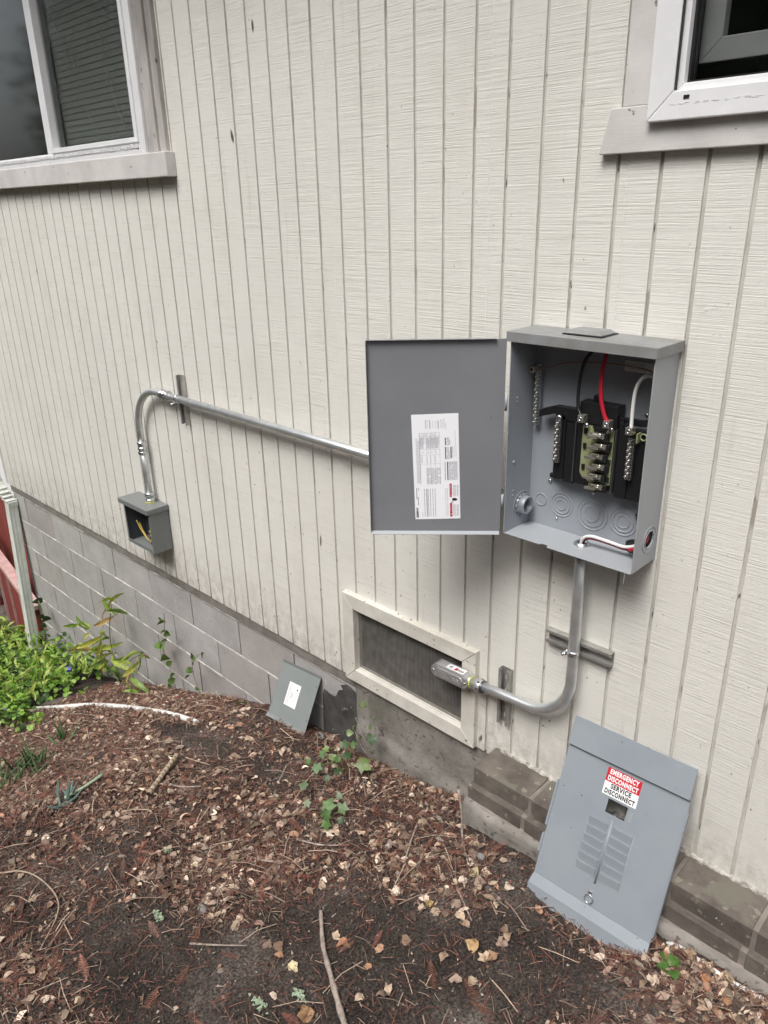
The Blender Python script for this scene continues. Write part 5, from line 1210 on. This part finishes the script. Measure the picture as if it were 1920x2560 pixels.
# small leaf fragments
x, y = samples(16000, p=.8); n = len(x)
QV = np.array([(-.5, -.3, 0), (.4, -.45, .1), (.5, .3, 0), (-.3, .45, .08)]); QF = np.array([(0, 1, 2), (0, 2, 3)])
addl(*scatter(QV, QF, np.stack([x, y, ground_at(x, y) + rng.uniform(.001, .008, n)], 1), rng.uniform(.003, .012, n), rng.uniform(0, 6.28, n), rng.normal(0, .35, n), rng.normal(0, .35, n),
              np.concatenate([pal, redp])[rng.integers(0, 13, n)] * rng.uniform(.5, 1.15, (n, 1)), .3))
LIT = (np.concatenate(Vs), np.concatenate(Fs), np.concatenate(Ts))
o = toned('leaf_litter', *LIT, 'litter'); tag(o, 'carpet of small dry brown leaves over the soil', 'leaf litter'); o['kind'] = 'stuff'
# crumbs of soil and grit
x = rng.uniform(-1.6, 1.6, 42000); y = rng.uniform(-1.7, -.02, 42000); k = ~((x > .42) & (y > -.17)); x, y = x[k], y[k]; n = len(x)
CV_ = np.array([(0, 0, .5), (.5, 0, 0), (-.2, .45, 0), (-.3, -.4, 0), (0, 0, -.5)]); CF_ = np.array([(0, 1, 2), (0, 2, 3), (0, 3, 1), (4, 2, 1), (4, 3, 2), (4, 1, 3)])
gt = np.array([(.065, .049, .041), (.11, .086, .072), (.035, .027, .023), (.18, .145, .12), (.42, .38, .33)])[rng.choice(5, n, p=[.38, .3, .2, .10, .02])]
o = toned('soil_crumbs', *scatter(CV_, CF_, np.stack([x, y, ground_at(x, y) + .001], 1), rng.uniform(.003, .0095, n) * rng.choice([.6, 1.0, 1.7], n, p=[.5, .42, .08]), rng.uniform(0, 6.28, n), rng.normal(0, .5, n), rng.normal(0, .5, n), gt, .3), 'litter')
tag(o, 'loose crumbs of dark soil and grit', 'soil crumbs'); o['kind'] = 'stuff'
# needles and fine twigs
x, y = samples(60000, p=.6); n = len(x)
NV = np.array([(-.5, -.5, 0), (-.5, .5, 0), (0, -.5, .06), (0, .5, .06), (.5, -.5, 0), (.5, .5, 0)]); NF = np.array([(0, 2, 3), (0, 3, 1), (2, 4, 5), (2, 5, 3)])
le = rng.uniform(.012, .05, n)
tn = np.concatenate([redp, pal[:2] * .9, np.array([(.42, .33, .25)])])[rng.choice(8, n, p=[.17, .2, .13, .2, .13, .07, .06, .04])] * rng.uniform(.6, 1.15, (n, 1))
o = toned('needle_litter', *scatter(NV, NF, np.stack([x, y, ground_at(x, y) + rng.uniform(.002, .013, n)], 1), np.stack([le, rng.uniform(.0008, .0022, n), le], 1),
          rng.uniform(0, 6.28, n), rng.normal(0, .16, n), rng.normal(0, .5, n), tn, .0), 'litter')
tag(o, 'reddish brown redwood needles strewn over the soil', 'needle litter'); o['kind'] = 'stuff'
x, y = samples(700, p=.5); n = len(x); le = rng.uniform(.05, .13, n)
o = toned('fine_twigs', *scatter(NV, NF, np.stack([x, y, ground_at(x, y) + rng.uniform(.006, .016, n)], 1), np.stack([le, rng.uniform(.0018, .0034, n), le * 1.5], 1),
          rng.uniform(0, 6.28, n), rng.normal(0, .10, n), rng.normal(0, .4, n), np.array([(.40, .31, .24), (.26, .19, .15), (.16, .11, .085)])[rng.integers(0, 3, n)], .0), 'litter')
tag(o, 'fine pale and brown twiglets lying across the litter', 'twiglets'); o['kind'] = 'stuff'
# redwood sprigs: shape with a stem and two rows of needles
def sprig_template(L_=1.0, k=16):
    v = []; f = []
    def quad(a, b, w):
        a, b = np.array(a), np.array(b); d = b - a; q = np.array([-d[1], d[0], 0]); q = q / np.linalg.norm(q) * w; o_ = len(v)
        v.extend([a - q, a + q, b + q * .3, b - q * .3]); f.extend([(o_, o_ + 1, o_ + 2), (o_, o_ + 2, o_ + 3)])
    quad((-.5, 0, 0), (0, .015, .05), .008); quad((0, .015, .05), (.5, 0, 0), .007)
    for i in range(k):
        t = i / (k - 1); x = -.42 + .9 * t; h = .05 * (1 - (2 * abs(x)) ** 2); w = .16 * math.sin(math.pi * (t * .85 + .12))
        for s_ in (-1, 1): quad((x, 0, h), (x + .07, s_ * w, h - .02 + .015 * (i % 2)), .013)
    return np.array(v), np.array(f)
SV, SF = sprig_template()
x, y = samples(750, p=.8); n = len(x)
o = toned('redwood_sprig_litter', *scatter(SV, SF, np.stack([x, y, ground_at(x, y) + rng.uniform(.004, .012, n)], 1), rng.uniform(.045, .085, n), rng.uniform(0, 6.28, n), rng.normal(0, .12, n), rng.normal(0, .3, n),
          redp[rng.integers(0, 5, n)] * rng.uniform(.8, 1.7, (n, 1)), .0), 'litter')
tag(o, 'small fallen redwood sprigs matted into the litter', 'needle litter'); o['kind'] = 'stuff'

def solo(name, tv, tf, p, sc, yaw, pitch, roll, tone, label, cat, group, m='litter', jit=.2):
    V_, F_, T_ = scatter(tv, tf, np.array([[0., 0, 0]]), np.array([sc]), np.array([yaw]), np.array([pitch]), np.array([roll]), np.array([tone]), jit)
    o = toned(name, V_, F_, T_, m); o.location = p; tag(o, label, cat, group); return o
SPR = [((.243, -1.195), .11, 'rusty redwood sprig at the bottom edge left of centre'), ((.245, -1.102), .10, 'dark upright redwood sprig above the rusty one at the bottom left'), ((.756, -.683), .10, 'redwood sprig on bare soil right of the long stick'),
       ((.858, -.649), .10, 'redwood sprig beside the one right of the long stick'), ((.905, -.67), .085, 'third redwood sprig of the row at the bottom right'), ((-.198, -1.363), .13, 'long redwood sprig at the lower left corner'),
       ((.349, -.508), .09, 'redwood sprig among pale oak leaves in the middle'), ((.299, -.407), .09, 'redwood sprig just left of the oak leaf pile'), ((-.082, -1.30), .10, 'small redwood sprig near the lower left corner'),
       ((.147, -1.00), .10, 'redwood sprig on dark soil under the arching tendril'), ((.001, -.60), .11, 'reddish redwood sprig below the second ivy plant'), ((.299, -.98), .08, 'redwood sprig left of the long stick')]
for (q, s, lb) in SPR:
    solo('redwood_sprig', SV, SF, P3(*q, .003), s * .85, random.uniform(-1.2, .6), .12, random.uniform(-.35, .35), (.17, .075, .05), lb, 'redwood sprig', 'fallen redwood sprigs', jit=0)
# larger single leaves
LEAF = [(0.402, -0.898), (0.461, -0.9), (0.595, -0.968), (0.599, -0.714), (0.61, -0.768), (0.509, -0.765), (0.339, -0.889), (0.37, -0.873), (0.468, -0.75), (0.644, -0.657), (0.744, -0.62), (0.779, -0.545), (0.833, -0.54), (0.82, -0.552), (0.831, -0.489), (0.811, -0.447), (0.723, -0.503), (0.693, -0.493), (0.632, -0.523), (0.599, -0.544), (0.598, -0.513), (0.657, -0.465), (0.661, -0.517), (0.502, -0.562), (0.489, -0.532), (0.523, -0.394), (0.52, -0.337), (0.469, -0.364), (0.619, -0.331), (0.595, -0.347), (0.64, -0.302), (0.658, -0.355), (0.614, -0.379), (0.684, -0.33), (0.618, -0.232), (0.503, -0.151), (0.54, -0.223), (0.342, -0.249), (0.297, -0.435), (0.348, -0.403), (0.249, -0.5), (0.276, -0.551), (0.383, -0.495), (0.438, -0.524), (0.491, -0.459), (0.421, -0.428), (0.223, -0.569), (0.575, -0.507), (0.593, -0.453), (0.131, -0.474), (0.214, -0.411), (0.719, -0.295), (0.808, -0.654), (0.841, -0.621), (0.698, -0.782), (0.666, -0.852), (0.702, -0.808), (1.129, -0.18), (1.143, -0.232), (1.118, -0.249), (1.207, -0.162), (1.237, -0.207), (1.245, -0.172), (1.3, -0.13), (1.168, -0.311), (1.184, -0.267), (1.242, -0.268), (1.246, -0.291), (1.283, -0.217), (1.264, -0.231), (1.289, -0.299), (1.33, -0.298), (1.323, -0.251), (1.261, -0.128), (1.191, -0.118)]
special = {0: ((.34, .20, .12), .026), 1: ((.62, .52, .33), .034), 2: ((.30, .18, .10), .040), 3: ((.36, .22, .15), .028), 4: ((.36, .20, .11), .020), 5: ((.36, .19, .11), .036), 11: ((.42, .28, .15), .042), 12: ((.30, .19, .12), .046), 20: ((.42, .32, .13), .028), 25: ((.52, .41, .30), .036), 28: ((.40, .34, .20), .034), 37: ((.38, .29, .21), .046), 39: ((.24, .19, .16), .048), 63: ((.26, .19, .13), .050), 60: ((.27, .19, .13), .042), 69: ((.34, .16, .08), .030), 70: ((.40, .33, .23), .036), 72: ((.36, .19, .10), .030)}
extra = []
while len(extra) < 130:
    xx, yy = samples(1, -.9, 1.4, -1.35, -.1, 1.5)
    if len(xx): extra.append((float(xx[0]), float(yy[0])))
spec_lab = {0: 'reddish tan dry leaf on dark soil left of the long stick', 1: 'cream coloured lichen patterned leaf left of the long stick', 2: 'brown folded leaf at the bottom edge left of the long stick', 11: 'large tan leaf on bare soil at the bottom right of centre',
            12: 'large round brown leaf right of the tan one at the bottom', 20: 'yellow oak leaf on the soil left of the panel cover', 63: 'broad brown leaf against the footing at far right', 70: 'round pale leaf on the soil at the bottom right corner'}
for i, (x, y) in enumerate(LEAF + extra):
    if i == 60: y = -.19
    if i in (57, 62, 63, 73, 74): y = min(y, -.19)
    tone, s = special.get(i, (tuple(pal[random.choice((0, 1, 3, 6, 7, 0, 6, 2))] * random.uniform(.8, 1.25)), random.uniform(.024, .036) if i < 75 else random.uniform(.020, .030)))
    tw = 'pale' if sum(tone) > .95 else 'tan' if sum(tone) > .72 else 'brown' if sum(tone) > .5 else 'dark brown'
    zn = ('in the drift under the right brick ledge' if x > 1.05 and y > -.36 else 'on bare soil below the panel cover' if x > .72 else 'in the pile left of the brick ledge' if y > -.56 and x > .28 else
          'on bare soil around the long stick' if x > .28 else 'near the two ivy plants' if y > -.62 and x > -.4 else 'among needles on the left slope')
    lb = spec_lab.get(i, '%s curled dry oak leaf %s' % (tw, zn))
    solo('dry_leaf', OV, OF, P3(x, y, random.uniform(.005, .010)), (s, s * random.uniform(.85, 1.15), s * random.uniform(.4, 1.3)), random.uniform(0, 6.28), random.uniform(-.25, .25), random.uniform(-.3, .3), tone, lb, 'leaf', 'dry oak leaves on the soil')
# cones
def cone(x, y, s, label):
    t = thing('conifer_cone', label, 'conifer cone', P3(x, y, 0), 'small conifer cones on the ground'); yaw = random.uniform(0, 3); ax = Vector((math.cos(yaw), math.sin(yaw), .15)).normalized()
    u = ax.cross(Vector((0, 0, 1))).normalized(); w = ax.cross(u); c0 = P3(x, y, s * .35) - ax * s * .5
    MB().tube([c0, c0 + ax * s * .5, c0 + ax * s], s * .2, 8, rr=[s * .1, s * .26, s * .08]).build('core', 'stick', t)
    V_, F_, T_ = [], [], []
    for i in range(42):
        tt = (i + .5) / 42; a = i * 2.4; r_ = s * .36 * math.sin(math.pi * (tt * .8 + .14)); d = u * math.cos(a) + w * math.sin(a); p = c0 + ax * s * tt
        q = p + d * r_ + ax * s * .07; tdir = ax.cross(d).normalized() * s * .085; o_ = len(V_)
        V_ += [p - tdir * .6, p + tdir * .6, q + tdir, q - tdir]; F_ += [(o_, o_ + 1, o_ + 2), (o_, o_ + 2, o_ + 3)]; T_ += [(.16, .10, .07) if i % 3 else (.24, .16, .11)] * 4
    off = t.location; toned('scales', [tuple(v_) for v_ in V_], F_, np.array(T_), 'litter', t, False, tuple(off))
cone(.378, -.205, .036, 'upright dark cone between oak leaves near the brick ledge'); cone(.453, -.294, .034, 'flattened open cone below the one by the brick ledge')
cone(-.171, -.865, .036, 'brown cone in the needle litter left of centre'); cone(-.579, -.938, .038, 'grey brown cone in the litter below the blue grey sprig'); cone(.446, -.48, .03, 'small cone in the oak leaf pile')
def stone(x, y, r, label, sx=1.3):
    bm = bmesh.new(); bmesh.ops.create_icosphere(bm, subdivisions=3, radius=r)
    for v in bm.verts: v.co = Vector((v.co.x * sx, v.co.y, v.co.z * .75)) * (1 + .12 * mnoise.noise(v.co * 40))
    me = bpy.data.meshes.new('stone'); bm.to_mesh(me); bm.free(); me.polygons.foreach_set('use_smooth', [True] * len(me.polygons)); me.materials.append(MT['stone'])
    o = bpy.data.objects.new('stone', me); col.objects.link(o); o.location = P3(x, y, r * .35); tag(o, label, 'stone', 'rounded stones')
stone(-.40, -.06, .020, 'rounded grey stone against the tar patch right of the small cover'); stone(.051, -.919, .014, 'small grey pebble in the litter left of the bare soil')
stone(.02, -.33, .010, 'pale pebble on the soil beside the second ivy plant'); stone(.59, -.26, .012, 'tan pebble below the brick ledge corner')
# lichen tufts
for i, (x, y, lb) in enumerate(((.546, -.944, 'pale lichen flake at the bottom edge left of the long stick'), (-.034, -1.02, 'green lichen tuft on a twig in the lower left soil'), (-.262, -.855, 'green lichen tuft in the left litter'), (.485, -1.023, 'pale green lichen tuft at the bottom edge'))):
    V_, F_ = [], []
    for k in range(40):
        p = P3(x, y, .006) + Vector((random.gauss(0, .011), random.gauss(0, .006), random.uniform(0, .010))); o_ = len(V_)
        for a in range(3): V_.append(tuple(p + Vector((math.cos(a * 2.1 + k) * .005, math.sin(a * 2.1 + k) * .005, random.uniform(-.003, .003)))))
        F_.append((o_, o_ + 1, o_ + 2))
    o = toned('lichen_tuft', V_, F_, np.ones((len(V_), 3)), 'lichen', None, False, tuple(P3(x, y))); o.location = P3(x, y); tag(o, lb, 'lichen', 'lichen tufts')

# ------------------------------------------------------------------ trees across the yard (they shade the place and show in the window glass)
def tree(x, y, h, r, tone, label):
    t = thing('tree', label, 'tree', (x, y, G(x, y)), 'trees across the yard'); z0 = G(x, y)
    MB().tube(smoothpath([Vector((x, y, z0 - .1)), Vector((x + .1, y, z0 + h * .3)), Vector((x - .05, y + .1, z0 + h * .6)), Vector((x, y, z0 + h * .93))], 5), .2, 10, rr=[.24 * (1 - .8 * i / 15) for i in range(16)]).build('trunk', 'bark', t)
    mb = MB()
    for i in range(12):
        a = i * 2.4; zz = z0 + h * (.3 + .05 * i); d = Vector((math.cos(a), math.sin(a), .35)); p = Vector((x, y, zz)); mb.tube([p, p + d * r * .5, p + d * r * .9 + Vector((0, 0, -.1))], .05, 6, rr=[.06, .035, .012])
    mb.build('limbs', 'bark', t)
    n = 26000; cl_ = 90; cc = np.stack([rng.normal(0, 1, cl_), rng.normal(0, 1, cl_), rng.uniform(-1, 1, cl_)], 1); cc[:, :2] /= np.maximum(np.linalg.norm(cc[:, :2], axis=1, keepdims=True), 1)
    taper = 1 - .55 * (cc[:, 2] + 1) / 2; cc = np.stack([x + cc[:, 0] * r * taper, y + cc[:, 1] * r * taper, z0 + h * .58 + cc[:, 2] * h * .40], 1)
    ci = rng.integers(0, cl_, n); pos = cc[ci] + rng.normal(0, .24, (n, 3)) * r * .7
    tn = np.array(tone) * rng.uniform(.6, 1.3, (n, 1)); me_n = scatter(QV, QF, pos, rng.uniform(.09, .20, n), rng.uniform(0, 6.28, n), rng.normal(0, .6, n), rng.normal(0, .6, n), tn)
    toned('crown', *me_n, 'leafgreen', t, True, (x, y, z0))
for i, (x, y, h, r, tone, lb) in enumerate(((-7.5, -8.5, 8.5, 2.4, (.05, .10, .03), 'tall dark evergreen across the yard on the far left'), (-4.2, -10.0, 9.5, 2.2, (.045, .09, .03), 'tallest dark evergreen across the yard'),
        (-1.0, -9.0, 7.5, 2.2, (.06, .11, .035), 'mid green tree across the yard opposite the wall'), (2.6, -9.5, 8.5, 2.4, (.05, .095, .03), 'dark tree across the yard opposite the panel'), (6.5, -8.0, 7.0, 2.3, (.055, .10, .03), 'tree across the yard on the right'),
        (-15.5, -9.0, 10.0, 3.0, (.045, .085, .03), 'farthest broad tree at the far left end of the yard'), (-6.0, -13.0, 11.0, 3.0, (.045, .085, .03), 'tall tree in the second row across the yard'),
        (-11.5, -7.0, 8.0, 2.5, (.045, .085, .03), 'broad dark tree beyond the far left corner of the yard'))):
    tree(x, y, h, r, tone, lb)
for o in scene.objects:
    if o.type == 'MESH' and o.parent is not None and o.name.split('.')[0] in ('rivets', 'mounting_bolts', 'raised_dots', 'screw_tabs', 'cover_screws', 'cast_marks', 'slots', 'screws', 'wire_holes', 'terminal_screws', 'crimp_rings', 'lichen_line', 'printed_lines', 'printing', 'limbs', 'stamped_print', 'stamped_outline', 'scales', 'knockout', 'hinge', 'ear', 'upper_bracket', 'compression_nut'): o['kind'] = 'stuff'
